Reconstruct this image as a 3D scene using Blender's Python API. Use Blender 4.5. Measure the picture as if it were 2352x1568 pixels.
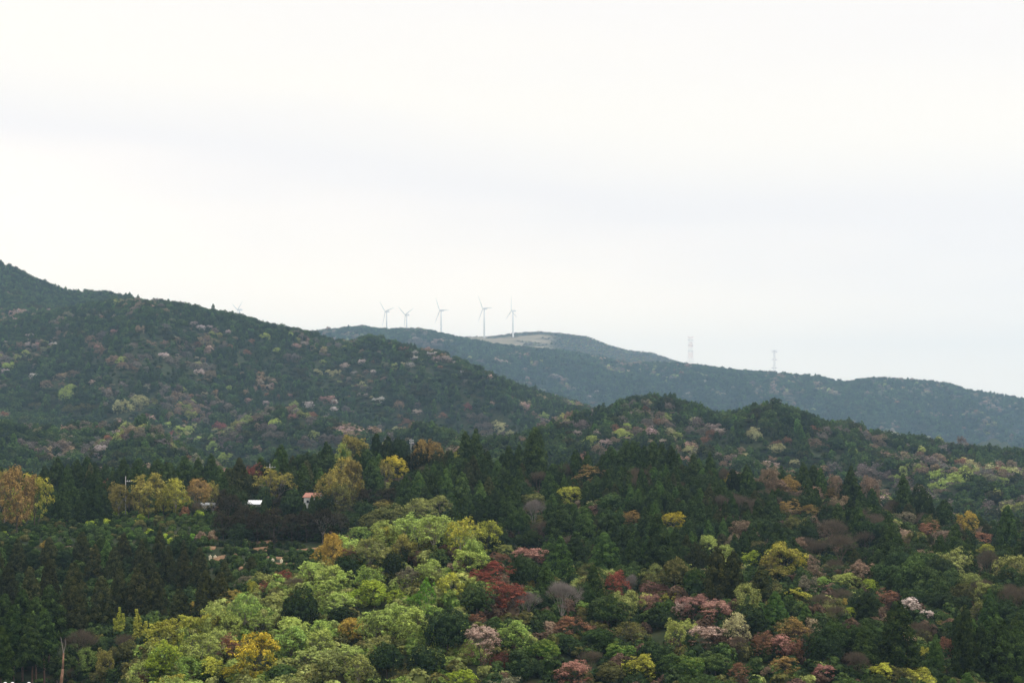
import bpy, math, random
import numpy as np

random.seed(7)
rng = np.random.default_rng(7)
sc = bpy.context.scene
for o in list(bpy.data.objects):
    bpy.data.objects.remove(o)

# ------------------------------------------------------------------ camera, sky, sun, exposure
F, CX, HY = 3231.0, 1176.0, 976.0          # focal length, centre column and horizon row, for a picture 2352 wide
cam = bpy.data.cameras.new('camera')
cam.sensor_width = 36.0
cam.lens = 36.0 * F / 2352.0
cam.shift_y = (HY - 784.0) / 2352.0
cam.clip_start = 0.5
cam.clip_end = 20000
camo = bpy.data.objects.new('camera', cam)
sc.collection.objects.link(camo)
camo.location = (0, 0, 0)
camo.rotation_euler = (math.radians(90), 0, 0)
sc.camera = camo

sun_dir = np.array([0.72, -0.10, 0.74]); sun_dir /= np.linalg.norm(sun_dir)
SUN_EL = math.asin(sun_dir[2]); SUN_AZ = math.atan2(sun_dir[0], sun_dir[1])
world = bpy.data.worlds.new('World')
sc.world = world
world.use_nodes = True
nt = world.node_tree
nt.nodes.clear()
N = nt.nodes.new
L = nt.links.new


def math_node(tree, op, a, b=None, clamp=False):
    n = tree.nodes.new('ShaderNodeMath'); n.operation = op; n.use_clamp = clamp
    for i, v in enumerate((a, b)):
        if v is None:
            continue
        if isinstance(v, (int, float)):
            n.inputs[i].default_value = v
        else:
            tree.links.new(v, n.inputs[i])
    return n.outputs[0]


def ramp_node(tree, fac, stops, interp='EASE'):
    n = tree.nodes.new('ShaderNodeValToRGB')
    cr = n.color_ramp; cr.interpolation = interp
    while len(cr.elements) < len(stops):
        cr.elements.new(0.5)
    for e, (p, c) in zip(cr.elements, stops):
        e.position = p; e.color = (*c, 1)
    tree.links.new(fac, n.inputs[0])
    return n.outputs[0]


tc = N('ShaderNodeTexCoord')
sep = N('ShaderNodeSeparateXYZ'); L(tc.outputs['Generated'], sep.inputs[0])
mp = N('ShaderNodeMapping'); mp.inputs['Scale'].default_value = (1.6, 1.2, 7.0); mp.inputs['Rotation'].default_value = (0, 0.16, 0)
L(tc.outputs['Generated'], mp.inputs[0])
nz = N('ShaderNodeTexNoise'); nz.inputs['Scale'].default_value = 1.6; nz.inputs['Detail'].default_value = 3.0; nz.inputs['Roughness'].default_value = 0.45
L(mp.outputs[0], nz.inputs['Vector'])
s = math_node(nt, 'ADD', sep.outputs['Z'], math_node(nt, 'MULTIPLY', sep.outputs['X'], 0.11))
s = math_node(nt, 'ADD', s, math_node(nt, 'MULTIPLY', math_node(nt, 'SUBTRACT', nz.outputs['Fac'], 0.5), 0.10))
s = math_node(nt, 'MULTIPLY', math_node(nt, 'ADD', s, 0.10), 1.6, clamp=True)
q = lambda v: (v + 0.10) * 1.6
cloud = ramp_node(nt, s, [
    (q(-0.05), (0.98, 0.87, 0.74)), (q(0.045), (1.0, 0.89, 0.75)), (q(0.10), (0.97, 0.865, 0.74)),
    (q(0.148), (0.765, 0.725, 0.70)), (q(0.175), (0.755, 0.718, 0.695)), (q(0.225), (0.84, 0.785, 0.695)),
    (q(0.285), (0.755, 0.72, 0.695)), (q(0.45), (0.76, 0.725, 0.695))], 'B_SPLINE')
up = N('ShaderNodeMapRange'); up.interpolation_type = 'SMOOTHSTEP'
up.inputs['From Min'].default_value = 0.25; up.inputs['From Max'].default_value = 1.0
up.inputs['To Min'].default_value = 1.0; up.inputs['To Max'].default_value = 1.7
L(sep.outputs['Z'], up.inputs['Value'])
sc10 = N('ShaderNodeVectorMath'); sc10.operation = 'SCALE'
L(cloud, sc10.inputs[0]); L(math_node(nt, 'MULTIPLY', up.outputs[0], 14.4), sc10.inputs['Scale'])
sky = N('ShaderNodeTexSky'); sky.sky_type = 'NISHITA'; sky.sun_disc = False
sky.sun_elevation = SUN_EL; sky.sun_rotation = SUN_AZ; sky.air_density = 1.0; sky.dust_density = 2.0
mx = N('ShaderNodeMix'); mx.data_type = 'RGBA'; mx.inputs['Factor'].default_value = 0.94
L(sky.outputs[0], mx.inputs['A']); L(sc10.outputs[0], mx.inputs['B'])
bg = N('ShaderNodeBackground'); bg.inputs['Strength'].default_value = 0.1
L(mx.outputs['Result'], bg.inputs['Color'])
wo = N('ShaderNodeOutputWorld'); L(bg.outputs[0], wo.inputs['Surface'])

sl = bpy.data.lights.new('sun', 'SUN')
sl.energy = 1.5; sl.angle = math.radians(11); sl.color = (1.0, 0.96, 0.9)
so = bpy.data.objects.new('sun', sl); sc.collection.objects.link(so)
so.location = (0, 0, 300)
from mathutils import Vector
so.rotation_euler = Vector(sun_dir).to_track_quat('Z', 'Y').to_euler()
vs = sc.view_settings
vs.view_transform = 'Standard'; vs.look = 'None'; vs.gamma = 1.0; vs.exposure = 0.0; vs.use_curve_mapping = False
sc.render.engine = 'CYCLES'
cy = sc.cycles
cy.max_bounces = 5; cy.diffuse_bounces = 3; cy.glossy_bounces = 1; cy.transmission_bounces = 3; cy.volume_bounces = 1
cy.transparent_max_bounces = 4
cy.use_denoising = True
cy.caustics_reflective = False; cy.caustics_refractive = False

# ------------------------------------------------------------------ helpers
COL = sc.collection


def mesh_np(name, V, Fc, mats, attrs=None, smooth=False, mat_idx=None):
    """Fc: list of (n,k) integer arrays."""
    V = np.asarray(V, np.float32)
    groups = [np.asarray(f, np.int32) for f in (Fc if isinstance(Fc, list) else [Fc]) if len(f)]
    me = bpy.data.meshes.new(name)
    me.vertices.add(len(V)); me.vertices.foreach_set('co', V.ravel())
    loops = np.concatenate([g.ravel() for g in groups])
    tot = np.concatenate([np.full(len(g), g.shape[1], np.int32) for g in groups])
    start = np.concatenate([[0], np.cumsum(tot)[:-1]]).astype(np.int32)
    me.loops.add(len(loops)); me.loops.foreach_set('vertex_index', loops)
    me.polygons.add(len(tot)); me.polygons.foreach_set('loop_start', start)
    if smooth:
        me.polygons.foreach_set('use_smooth', np.ones(len(tot), bool))
    for m in (mats if isinstance(mats, list) else [mats]):
        me.materials.append(m)
    if mat_idx is not None:
        me.polygons.foreach_set('material_index', np.asarray(mat_idx, np.int32))
    for k, (dom, typ, arr) in (attrs or {}).items():
        a = me.attributes.new(k, typ, dom)
        a.data.foreach_set('value' if typ in ('FLOAT', 'INT') else ('color' if typ == 'FLOAT_COLOR' else 'vector'), np.ascontiguousarray(arr).ravel())
    me.update(calc_edges=True)
    return me


def link(name, data, parent=None, loc=(0, 0, 0)):
    o = bpy.data.objects.new(name, data)
    COL.objects.link(o)
    o.location = loc
    if parent is not None:
        o.parent = parent
    return o


def tag(o, label=None, cat=None, group=None, kind=None):
    if label: o['label'] = label
    if cat: o['category'] = cat
    if group: o['group'] = group
    if kind: o['kind'] = kind
    return o


class MB:
    """collects polygons for one mesh"""
    def __init__(self):
        self.v = []; self.f = []

    def add(self, vs, fs):
        b = len(self.v); self.v += [tuple(map(float, p)) for p in vs]; self.f += [tuple(b + i for i in f) for f in fs]

    def box(self, c, d, rz=0.0, taper=1.0):
        x, y, z = d[0] / 2, d[1] / 2, d[2] / 2
        ca, sa = math.cos(rz), math.sin(rz)
        P = []
        for dz, t in ((-z, 1), (z, taper)):
            for dx, dy in ((-x, -y), (x, -y), (x, y), (-x, y)):
                P.append((c[0] + (dx * ca - dy * sa) * t, c[1] + (dx * sa + dy * ca) * t, c[2] + dz))
        self.add(P, [(3, 2, 1, 0), (4, 5, 6, 7), (0, 1, 5, 4), (1, 2, 6, 5), (2, 3, 7, 6), (3, 0, 4, 7)])

    def bar(self, a, b, r0, r1=None, n=4, cap=True):
        r1 = r0 if r1 is None else r1
        a = np.array(a, float); b = np.array(b, float)
        d = b - a; l = np.linalg.norm(d)
        if l < 1e-6: return
        d /= l
        s_ = np.cross(d, (0, 0, 1) if abs(d[2]) < 0.9 else (1, 0, 0)); s_ /= np.linalg.norm(s_)
        t_ = np.cross(d, s_)
        P = []
        for c, r in ((a, r0), (b, r1)):
            for i in range(n):
                an = 2 * math.pi * i / n
                P.append(c + r * (math.cos(an) * s_ + math.sin(an) * t_))
        fs = [(i, (i + 1) % n, n + (i + 1) % n, n + i) for i in range(n)]
        if cap: fs += [tuple(range(n - 1, -1, -1)), tuple(range(n, 2 * n))]
        self.add(P, fs)

    def lathe(self, prof, n=16, c=(0, 0, 0)):
        P = []
        for r, z in prof:
            for i in range(n):
                an = 2 * math.pi * i / n
                P.append((c[0] + r * math.cos(an), c[1] + r * math.sin(an), c[2] + z))
        fs = []
        for k in range(len(prof) - 1):
            for i in range(n):
                j = (i + 1) % n
                fs.append((k * n + i, k * n + j, (k + 1) * n + j, (k + 1) * n + i))
        fs.append(tuple(range(n - 1, -1, -1))); fs.append(tuple(range((len(prof) - 1) * n, len(prof) * n)))
        self.add(P, fs)

    def build(self, name, mat, parent=None, smooth=False, loc=(0, 0, 0)):
        me = bpy.data.meshes.new(name)
        me.from_pydata(self.v, [], self.f)
        me.materials.append(mat)
        if smooth:
            me.polygons.foreach_set('use_smooth', np.ones(len(me.polygons), bool))
        me.update()
        return link(name, me, parent, loc)


# ------------------------------------------------------------------ materials
def new_mat(name):
    m = bpy.data.materials.new(name); m.use_nodes = True
    m.node_tree.nodes.clear()
    return m, m.node_tree


def plain_mat(name, col, rough=0.7, var=0.12, scale=3.0, bump=0.0, spec=0.3):
    m, t = new_mat(name)
    out = t.nodes.new('ShaderNodeOutputMaterial'); b = t.nodes.new('ShaderNodeBsdfPrincipled')
    t.links.new(b.outputs[0], out.inputs[0])
    b.inputs['Roughness'].default_value = rough
    b.inputs['Specular IOR Level'].default_value = spec
    n = t.nodes.new('ShaderNodeTexNoise'); n.inputs['Scale'].default_value = scale; n.inputs['Detail'].default_value = 5
    co = t.nodes.new('ShaderNodeTexCoord'); t.links.new(co.outputs['Object'], n.inputs['Vector'])
    c0 = tuple(c * (1 - var * 2) for c in col); c1 = tuple(min(1, c * (1 + var * 2)) for c in col)
    t.links.new(ramp_node(t, n.outputs['Fac'], [(0.3, c0), (0.7, c1)], 'LINEAR'), b.inputs['Base Color'])
    if bump:
        bn = t.nodes.new('ShaderNodeBump'); bn.inputs['Strength'].default_value = bump; bn.inputs['Distance'].default_value = 0.1
        t.links.new(n.outputs['Fac'], bn.inputs['Height']); t.links.new(bn.outputs[0], b.inputs['Normal'])
    return m


def leaf_mat():
    m, t = new_mat('foliage')
    out = t.nodes.new('ShaderNodeOutputMaterial')

    def att(name, typ):
        a = t.nodes.new('ShaderNodeAttribute'); a.attribute_type = typ; a.attribute_name = name; return a
    a1, a2 = att('tint', 'INSTANCER'), att('tint2', 'INSTANCER')
    mv, br = att('mixv', 'GEOMETRY'), att('bri', 'GEOMETRY')
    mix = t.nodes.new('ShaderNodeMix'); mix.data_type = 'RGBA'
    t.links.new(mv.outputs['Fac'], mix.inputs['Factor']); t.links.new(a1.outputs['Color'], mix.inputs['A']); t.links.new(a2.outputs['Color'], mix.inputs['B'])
    sc_ = t.nodes.new('ShaderNodeVectorMath'); sc_.operation = 'SCALE'
    t.links.new(mix.outputs['Result'], sc_.inputs[0]); t.links.new(br.outputs['Fac'], sc_.inputs['Scale'])
    d = t.nodes.new('ShaderNodeBsdfDiffuse'); t.links.new(sc_.outputs[0], d.inputs['Color'])
    tr = t.nodes.new('ShaderNodeBsdfTranslucent'); t.links.new(sc_.outputs[0], tr.inputs['Color'])
    ms = t.nodes.new('ShaderNodeMixShader'); ms.inputs[0].default_value = 0.22
    t.links.new(d.outputs[0], ms.inputs[1]); t.links.new(tr.outputs[0], ms.inputs[2])
    t.links.new(ms.outputs[0], out.inputs[0])
    return m


LEAF = leaf_mat()
BARK = plain_mat('bark', (0.085, 0.065, 0.05), 0.9, 0.2, 2.0)
CEDAR_BARK = plain_mat('cedar_bark', (0.10, 0.062, 0.045), 0.9, 0.2, 2.0)
GREY_BARK = plain_mat('grey_bark', (0.22, 0.19, 0.17), 0.9, 0.15, 1.5)
BROWN_TWIG = plain_mat('brown_twigs', (0.115, 0.085, 0.055), 0.9, 0.15, 1.0)
SNAG_BARK = plain_mat('weathered_wood', (0.26, 0.15, 0.10), 0.9, 0.25, 1.2)
WHITE_PAINT = plain_mat('white_paint', (0.78, 0.78, 0.77), 0.5, 0.03, 0.3)
PYLON_WHITE = plain_mat('pylon_white_paint', (0.75, 0.74, 0.74), 0.5, 0.03, 0.3)
PYLON_RED = plain_mat('pylon_red_paint', (0.62, 0.22, 0.17), 0.5, 0.05, 0.3)
STEEL = plain_mat('galvanised_steel', (0.55, 0.56, 0.60), 0.5, 0.05, 0.3)
DARK_STEEL = plain_mat('grey_steel', (0.34, 0.33, 0.37), 0.5, 0.05, 0.3)
CONCRETE = plain_mat('pole_concrete', (0.33, 0.33, 0.32), 0.8, 0.1, 1.0)
WALL = plain_mat('white_render', (0.78, 0.78, 0.76), 0.8, 0.05, 0.8)
CREAM = plain_mat('cream_wall', (0.72, 0.66, 0.52), 0.8, 0.06, 0.8)
ROOF_RED = plain_mat('red_roof_tiles', (0.42, 0.20, 0.15), 0.7, 0.15, 4.0)
ROOF_WHITE = plain_mat('white_sheet_roof', (0.80, 0.81, 0.83), 0.4, 0.04, 1.0)
GLASS = plain_mat('dark_window_glass', (0.03, 0.04, 0.05), 0.15, 0.05, 1.0, spec=0.6)
SOIL = plain_mat('bare_orange_soil', (0.22, 0.135, 0.075), 0.95, 0.18, 0.7, 0.5)
BOXW = plain_mat('cream_painted_board', (0.78, 0.70, 0.52), 0.7, 0.05, 2.0)


def ground_mat():
    m, t = new_mat('forest_floor')
    out = t.nodes.new('ShaderNodeOutputMaterial'); b = t.nodes.new('ShaderNodeBsdfPrincipled')
    b.inputs['Roughness'].default_value = 0.95; b.inputs['Specular IOR Level'].default_value = 0.1
    t.links.new(b.outputs[0], out.inputs[0])
    co = t.nodes.new('ShaderNodeTexCoord')
    n1 = t.nodes.new('ShaderNodeTexNoise'); n1.inputs['Scale'].default_value = 0.25; n1.inputs['Detail'].default_value = 8
    n2 = t.nodes.new('ShaderNodeTexNoise'); n2.inputs['Scale'].default_value = 0.012; n2.inputs['Detail'].default_value = 9; n2.inputs['Roughness'].default_value = 0.65
    t.links.new(co.outputs['Object'], n1.inputs['Vector']); t.links.new(co.outputs['Object'], n2.inputs['Vector'])
    wood = ramp_node(t, n1.outputs['Fac'], [(0.3, (0.018, 0.028, 0.012)), (0.55, (0.035, 0.045, 0.02)), (0.75, (0.07, 0.055, 0.03))], 'LINEAR')
    pas = ramp_node(t, n2.outputs['Fac'], [(0.30, (0.10, 0.085, 0.06)), (0.46, (0.25, 0.205, 0.14)), (0.58, (0.19, 0.165, 0.11)), (0.75, (0.34, 0.28, 0.20))], 'LINEAR')
    at = t.nodes.new('ShaderNodeAttribute'); at.attribute_name = 'pasture'
    mix = t.nodes.new('ShaderNodeMix'); mix.data_type = 'RGBA'
    t.links.new(at.outputs['Fac'], mix.inputs['Factor']); t.links.new(wood, mix.inputs['A']); t.links.new(pas, mix.inputs['B'])
    t.links.new(mix.outputs['Result'], b.inputs['Base Color'])
    bn = t.nodes.new('ShaderNodeBump'); bn.inputs['Strength'].default_value = 0.6; bn.inputs['Distance'].default_value = 0.5
    t.links.new(n1.outputs['Fac'], bn.inputs['Height']); t.links.new(bn.outputs[0], b.inputs['Normal'])
    return m


GROUND = ground_mat()

# ------------------------------------------------------------------ terrain
def vnoise(x, y, seed):
    r = np.random.default_rng(seed).random((256, 256))
    xi = np.floor(x).astype(int); yi = np.floor(y).astype(int)
    fx = x - xi; fy = y - yi
    fx = fx * fx * (3 - 2 * fx); fy = fy * fy * (3 - 2 * fy)
    a = r[xi % 256, yi % 256]; b = r[(xi + 1) % 256, yi % 256]; c = r[xi % 256, (yi + 1) % 256]; d = r[(xi + 1) % 256, (yi + 1) % 256]
    return (a * (1 - fx) + b * fx) * (1 - fy) + (c * (1 - fx) + d * fx) * fy


def fbm(x, y, scale, seed, octv=4, gain=0.5):
    v = 0; a = 1; tot = 0
    for k in range(octv):
        v = v + a * (vnoise(x / scale * 2 ** k + 17.3 * k, y / scale * 2 ** k + 9.1 * k, seed + k) - 0.5); tot += a; a *= gain
    return v / tot * 2          # about -1..1


def IP(x, pts):
    return np.interp(x, [p[0] for p in pts], [p[1] for p in pts])


def zpix(y, Y):
    return (HY - y) / F * Y


NU = 560
US = np.linspace(-0.66, 0.66, NU)
XS = CX + US * F
C7T = [(-300, 1640), (150, 1580), (250, 1480), (330, 1420), (430, 1370), (540, 1310), (640, 1280), (740, 1232), (820, 1190), (900, 1165), (1000, 1155), (1090, 1185), (1160, 1250), (1300, 1285), (1450, 1300), (1600, 1255), (1700, 1262), (1850, 1300), (2000, 1350), (2150, 1390), (2352, 1450), (2650, 1500)]
Y7 = IP(XS, [(0, 262), (250, 270), (540, 285), (900, 315), (1160, 295), (1600, 300), (1850, 292), (2352, 280)])
R6T = [(-300, 1075), (0, 1070), (300, 1060), (500, 1060), (560, 1060), (620, 1045), (700, 1025), (800, 1012), (850, 1015), (940, 1015), (1010, 1015), (1080, 1008), (1150, 1045), (1225, 1045), (1300, 1052), (1400, 1035), (1440, 1020), (1510, 1022), (1570, 1042), (1620, 1050), (1680, 1068), (1750, 1080), (1850, 1095), (1900, 1105), (2000, 1125), (2080, 1135), (2160, 1175), (2200, 1190), (2300, 1200), (2352, 1205), (2650, 1230)]
R5T = [(-300, 965), (0, 965), (600, 975), (1000, 965), (1250, 975), (1330, 950), (1380, 925), (1440, 910), (1500, 900), (1540, 905), (1600, 925), (1660, 950), (1700, 948), (1740, 932), (1780, 921), (1830, 936), (1860, 951), (1900, 960), (1960, 967), (2000, 985), (2060, 995), (2120, 1000), (2200, 1015), (2300, 1025), (2352, 1030), (2650, 1060)]
R2T = [(-300, 720), (0, 735), (80, 722), (150, 708), (200, 697), (260, 688), (300, 687), (350, 686), (400, 690), (480, 707), (560, 722), (620, 741), (700, 757), (760, 778), (800, 780), (850, 768), (890, 778), (960, 800), (1000, 808), (1050, 830), (1100, 850), (1150, 866), (1230, 892), (1320, 920), (1440, 960), (1500, 1000), (2352, 1080), (2650, 1100)]
R1T = [(-300, 465), (0, 588), (60, 620), (120, 646), (160, 658), (200, 660), (250, 664), (300, 668), (350, 690), (450, 720), (560, 760), (800, 850), (1100, 920), (1500, 1040), (2352, 1100)]
R3T = [(-300, 760), (300, 765), (700, 765), (740, 760), (830, 751), (880, 757), (960, 755), (1010, 765), (1060, 778), (1150, 792), (1250, 802), (1330, 812), (1440, 832), (1560, 834), (1600, 838), (1700, 850), (1800, 856), (1880, 863), (1940, 876), (2000, 865), (2060, 868), (2120, 872), (2180, 880), (2220, 893), (2300, 905), (2352, 915), (2650, 970)]
R4T = [(-300, 780), (500, 778), (900, 778), (1010, 772), (1050, 773), (1120, 769), (1175, 763), (1240, 759), (1300, 764), (1350, 771), (1400, 791), (1440, 802), (1500, 809), (1560, 830), (1650, 880), (2650, 980)]
one = np.ones(NU)
nodesY, nodesZ = [], []


def node(Y, z):
    nodesY.append(Y * one); nodesZ.append(z * one)


def crest(T, Y, th):
    return zpix(IP(XS, T), Y) - th


node(0, -2.2); node(60, -25); node(140, -51)
node(226, IP(XS, [(0, -47), (300, -49), (1200, -52), (2352, -51)]))
z7 = crest(C7T, Y7, 8.5)
node(Y7, z7)
node(Y7 + 30, IP(XS, [(0, -44), (400, -43), (560, -37), (740, -36), (900, -38), (1200, -43), (2352, -42)]))
node(360 * one, IP(XS, [(0, -40), (430, -38), (540, -34), (740, -34.5), (900, -36), (1200, -38), (2352, -39)]))
node(378 * one, IP(XS, [(0, -32), (430, -32), (540, -33), (740, -33.5), (900, -37), (1200, -41), (2352, -43)]))
node(430 * one, IP(XS, [(0, -28), (430, -28), (560, -30), (740, -30), (900, -29), (1200, -30), (1500, -29), (2000, -35), (2352, -41)]))
z6 = 1.6 * fbm(XS, 0 * XS, 130, 404, 3) + crest(R6T, 490 * one, IP(XS, [(0, 12.5), (1000, 12), (1600, 11), (1900, 8), (2352, 8)]))
node(490 * one, z6)
node(610 * one, np.minimum(z6 - 26, -45))
node(800, zpix(IP(XS, [(0, 1200), (1300, 1200), (1700, 1200), (2000, 1210), (2352, 1225)]), 800))
node(940, zpix(IP(XS, [(0, 1120), (1300, 1115), (1700, 1125), (2000, 1175), (2352, 1205)]), 940))
z5 = crest(R5T, 1150 * one, 9)
node(1150 * one, z5)
y5 = IP(XS, R5T)
k = IP(XS, [(1250, 0), (1420, 1)])
nodesZ[-1] = (1 - k) * zpix(IP(XS, [(0, 1085), (1250, 1080), (1420, 1085)]), 1150) + k * nodesZ[-1]
node(1350 * one, (1 - k) * zpix(IP(XS, [(0, 985), (800, 985), (1100, 1000), (1250, 1020)]), 1350) + k * zpix(y5 + 62, 1350))
node(1750 * one, crest(R2T, 1750 * one, 9))
node(1850 * one, zpix(IP(XS, R2T) + 6, 1850) - 9)
node(2250 * one, zpix(np.where(XS < 300, IP(XS, R1T), IP(XS, R1T) + np.clip((XS - 300) / 40, 0, 1) * 40), 2250) - 10)
node(2750 * one, zpix(IP(XS, [(0, 985), (2352, 1060)]), 2750))
node(3600 * one, zpix(IP(XS, [(-300, 900), (1000, 875), (1200, 912), (1400, 960), (1700, 1000), (2352, 1045)]), 3600))
node(4200 * one, crest(R3T, 4200 * one, 10))
node(4900 * one, zpix(IP(XS, R3T) + IP(XS, [(1000, 14), (1560, 14), (1750, 70), (2352, 80)]), 4900) - 10)
z4 = crest(R4T, 5400 * one, 2.5)
node(5400 * one, z4); node(6400 * one, z4 - 200); node(8400 * one, -60 * one)
nodesY = np.array(nodesY); nodesZ = np.array(nodesZ)

YS = np.concatenate([np.arange(0, 140, 10), np.arange(140, 620, 4), np.arange(620, 800, 12), np.arange(800, 2300, 10), np.arange(2300, 3540, 40), np.arange(3540, 5500, 20), np.arange(5500, 8501, 150)]).astype(float)
NY = len(YS)
ZG = np.empty((NU, NY))
for i in range(NU):
    ZG[i] = np.interp(YS, nodesY[:, i], nodesZ[:, i])
UU, YY = np.meshgrid(US, YS, indexing='ij')
XX = UU * YY
# soften the profile a little, then spurs and gullies that die out at the crests
mid = (YY > 150)
for _ in range(2):
    Zs = ZG.copy(); Zs[:, 1:-1] = ZG[:, :-2] * 0.25 + ZG[:, 1:-1] * 0.5 + ZG[:, 2:] * 0.25
    ZG = np.where(mid, Zs, ZG)
def away(Yc, w):
    return np.clip(np.abs(YY - Yc) / w, 0, 1)
Wc = away(1750, 150) * np.where(XX / np.maximum(YY, 1) * F + CX < 330, away(2250, 120), 1.0) * away(4200, 300) * np.where(XX / np.maximum(YY, 1) * F + CX > 1330, away(1150, 120), 1.0) * away(5400, 500) * np.clip((YY - 700) / 200, 0, 1)
PXX = XX / np.maximum(YY, 1) * F + CX
Wc = Wc * np.where((YY > 1750) & (YY < 2750) & (PXX > 330), 0.0, 1.0) * np.where((YY > 4200) & (YY < 5400), 0.15, 1.0) * np.where((YY > 1140) & (YY < 1760) & (PXX > 1340), 0.0, 1.0) * np.where((YY > 1740) & (YY < 2260) & (PXX <= 330), 0.25, 1.0)


def spur(X, Y):
    return 1 - np.abs(fbm(X + 0.30 * Y, Y * 0.45, 330, 11, 3, 0.42)) * 2.3


rid = spur(XX, YY)
ZG += Wc * (rid * 52 - 30) * np.clip((5400 - YY) / 600, 0, 1) * (1 + 0.5 * (YY > 2200))
ZG += Wc * (1 - np.abs(fbm(XX + 0.15 * YY, YY * 0.35, 150, 61, 2)) * 2.4) * 22 - Wc * 8
ZG += Wc * fbm(XX, YY, 70, 31, 3) * 6
ZG += np.clip((YY - 150) / 60, 0, 1) * fbm(XX, YY, 28, 51, 3) * 0.9


def ground_z(X, Y):
    X = np.asarray(X, float); Y = np.asarray(Y, float)
    u = np.clip(X / np.maximum(Y, 1e-3), US[0] + 1e-6, US[-1] - 1e-6)
    fi = (u - US[0]) / (US[1] - US[0]); i = np.clip(fi.astype(int), 0, NU - 2); fi = fi - i
    j = np.clip(np.searchsorted(YS, Y) - 1, 0, NY - 2); fj = np.clip((Y - YS[j]) / (YS[j + 1] - YS[j]), 0, 1)
    return (ZG[i, j] * (1 - fi) + ZG[i + 1, j] * fi) * (1 - fj) + (ZG[i, j + 1] * (1 - fi) + ZG[i + 1, j + 1] * fi) * fj


def to_pix(X, Y, Z):
    return CX + X / Y * F, HY - Z / Y * F


def pasture_mask(X, Y):
    px = CX + X / np.maximum(Y, 1) * F
    n = fbm(X, Y, 120, 77, 3)
    py = HY - ground_z(X, Y) / np.maximum(Y, 1) * F
    left = np.clip((px - (1068 + 8 * n)) / 6, 0, 1); right = np.clip((1275 + 45 * n + (py - 780) * 1.0 - px) / 40, 0, 1)
    far = np.clip((Y - 4780 - 50 * n) / 60, 0, 1) * np.clip((5490 - Y) / 40, 0, 1)
    low = np.clip((799 + (px - 1150) * 0.06 + 6 * n - py) / 3, 0, 1)
    crest = np.clip((Y - 5310 - 40 * n) / 20, 0, 1) * np.clip((px - 1180) / 20, 0, 1)
    patch = np.clip((fbm(X, Y, 70, 88, 3) - 0.16) * 7, 0, 1) * 0.85
    strip = np.clip(1 - np.abs(py - 783 - (px - 1180) * 0.10) / 2.5, 0, 1) * np.clip((px - 1178) / 6, 0, 1)
    return left * right * far * low * (1 - crest) * (1 - patch) * (1 - strip * 0.8)


idx = np.arange(NU * NY).reshape(NU, NY)
quads = np.stack([idx[:-1, :-1], idx[1:, :-1], idx[1:, 1:], idx[:-1, 1:]], -1).reshape(-1, 4)
gp = pasture_mask(XX, YY)
gm = mesh_np('ground', np.stack([XX, YY, ZG], -1).reshape(-1, 3), quads, GROUND, {'pasture': ('POINT', 'FLOAT', gp.astype(np.float32))}, smooth=True)
tag(link('ground', gm), kind='structure')

# skyline seen from the viewpoint, to skip what could never be seen
cover = np.interp(YS, [0, 150, 300, 560, 700, 4600, 4900], [0, 2, 6, 9, 6, 6, 1])
slope = (ZG + cover) / np.maximum(YY, 1)
runmax = np.maximum.accumulate(slope, axis=1)


def visible(X, Y, Z, H, back=16.0, margin=0.0):
    u = np.clip(X / Y, US[0], US[-1]); i = np.clip(((u - US[0]) / (US[1] - US[0])).astype(int), 0, NU - 1)
    j = np.clip(np.searchsorted(YS, Y - back) - 1, 0, NY - 1)
    return (Z + H) / Y > runmax[i, j] - margin


GPIX = HY - ZG / np.maximum(YY, 1) * F


def find_y(px, pybase, y0, y1):
    """distance at which the ground in column px first rises to picture row pybase"""
    i = int(np.clip(round(((px - CX) / F - US[0]) / (US[1] - US[0])), 0, NU - 1))
    j0, j1 = np.searchsorted(YS, [y0, y1]); j1 = min(j1, NY - 1)
    col = GPIX[i, j0:j1]
    hit = np.nonzero(col <= pybase)[0]
    return float(YS[j0 + (hit[0] if len(hit) else int(np.argmin(col)))])


# ------------------------------------------------------------------ tree meshes
def unit(v):
    return v / np.maximum(np.linalg.norm(v, axis=-1, keepdims=True), 1e-9)


def leaves(C, Nn, size, r, elong=1.5, tilt=0.4):
    """one small triangle per leaf spray at C, facing about Nn"""
    n = len(C)
    nn = unit(Nn + r.normal(size=(n, 3)) * tilt)
    t = unit(np.cross(nn, r.normal(size=(n, 3)))); b = np.cross(nn, t)
    s_ = size * r.uniform(0.65, 1.35, (n, 1))
    p0 = C + t * s_ * 0.62 * elong; p1 = C - t * s_ * 0.42 * elong + b * s_ * 0.5; p2 = C - t * s_ * 0.42 * elong - b * s_ * 0.5
    return np.stack([p0, p1, p2], 1).reshape(-1, 3)


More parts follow.
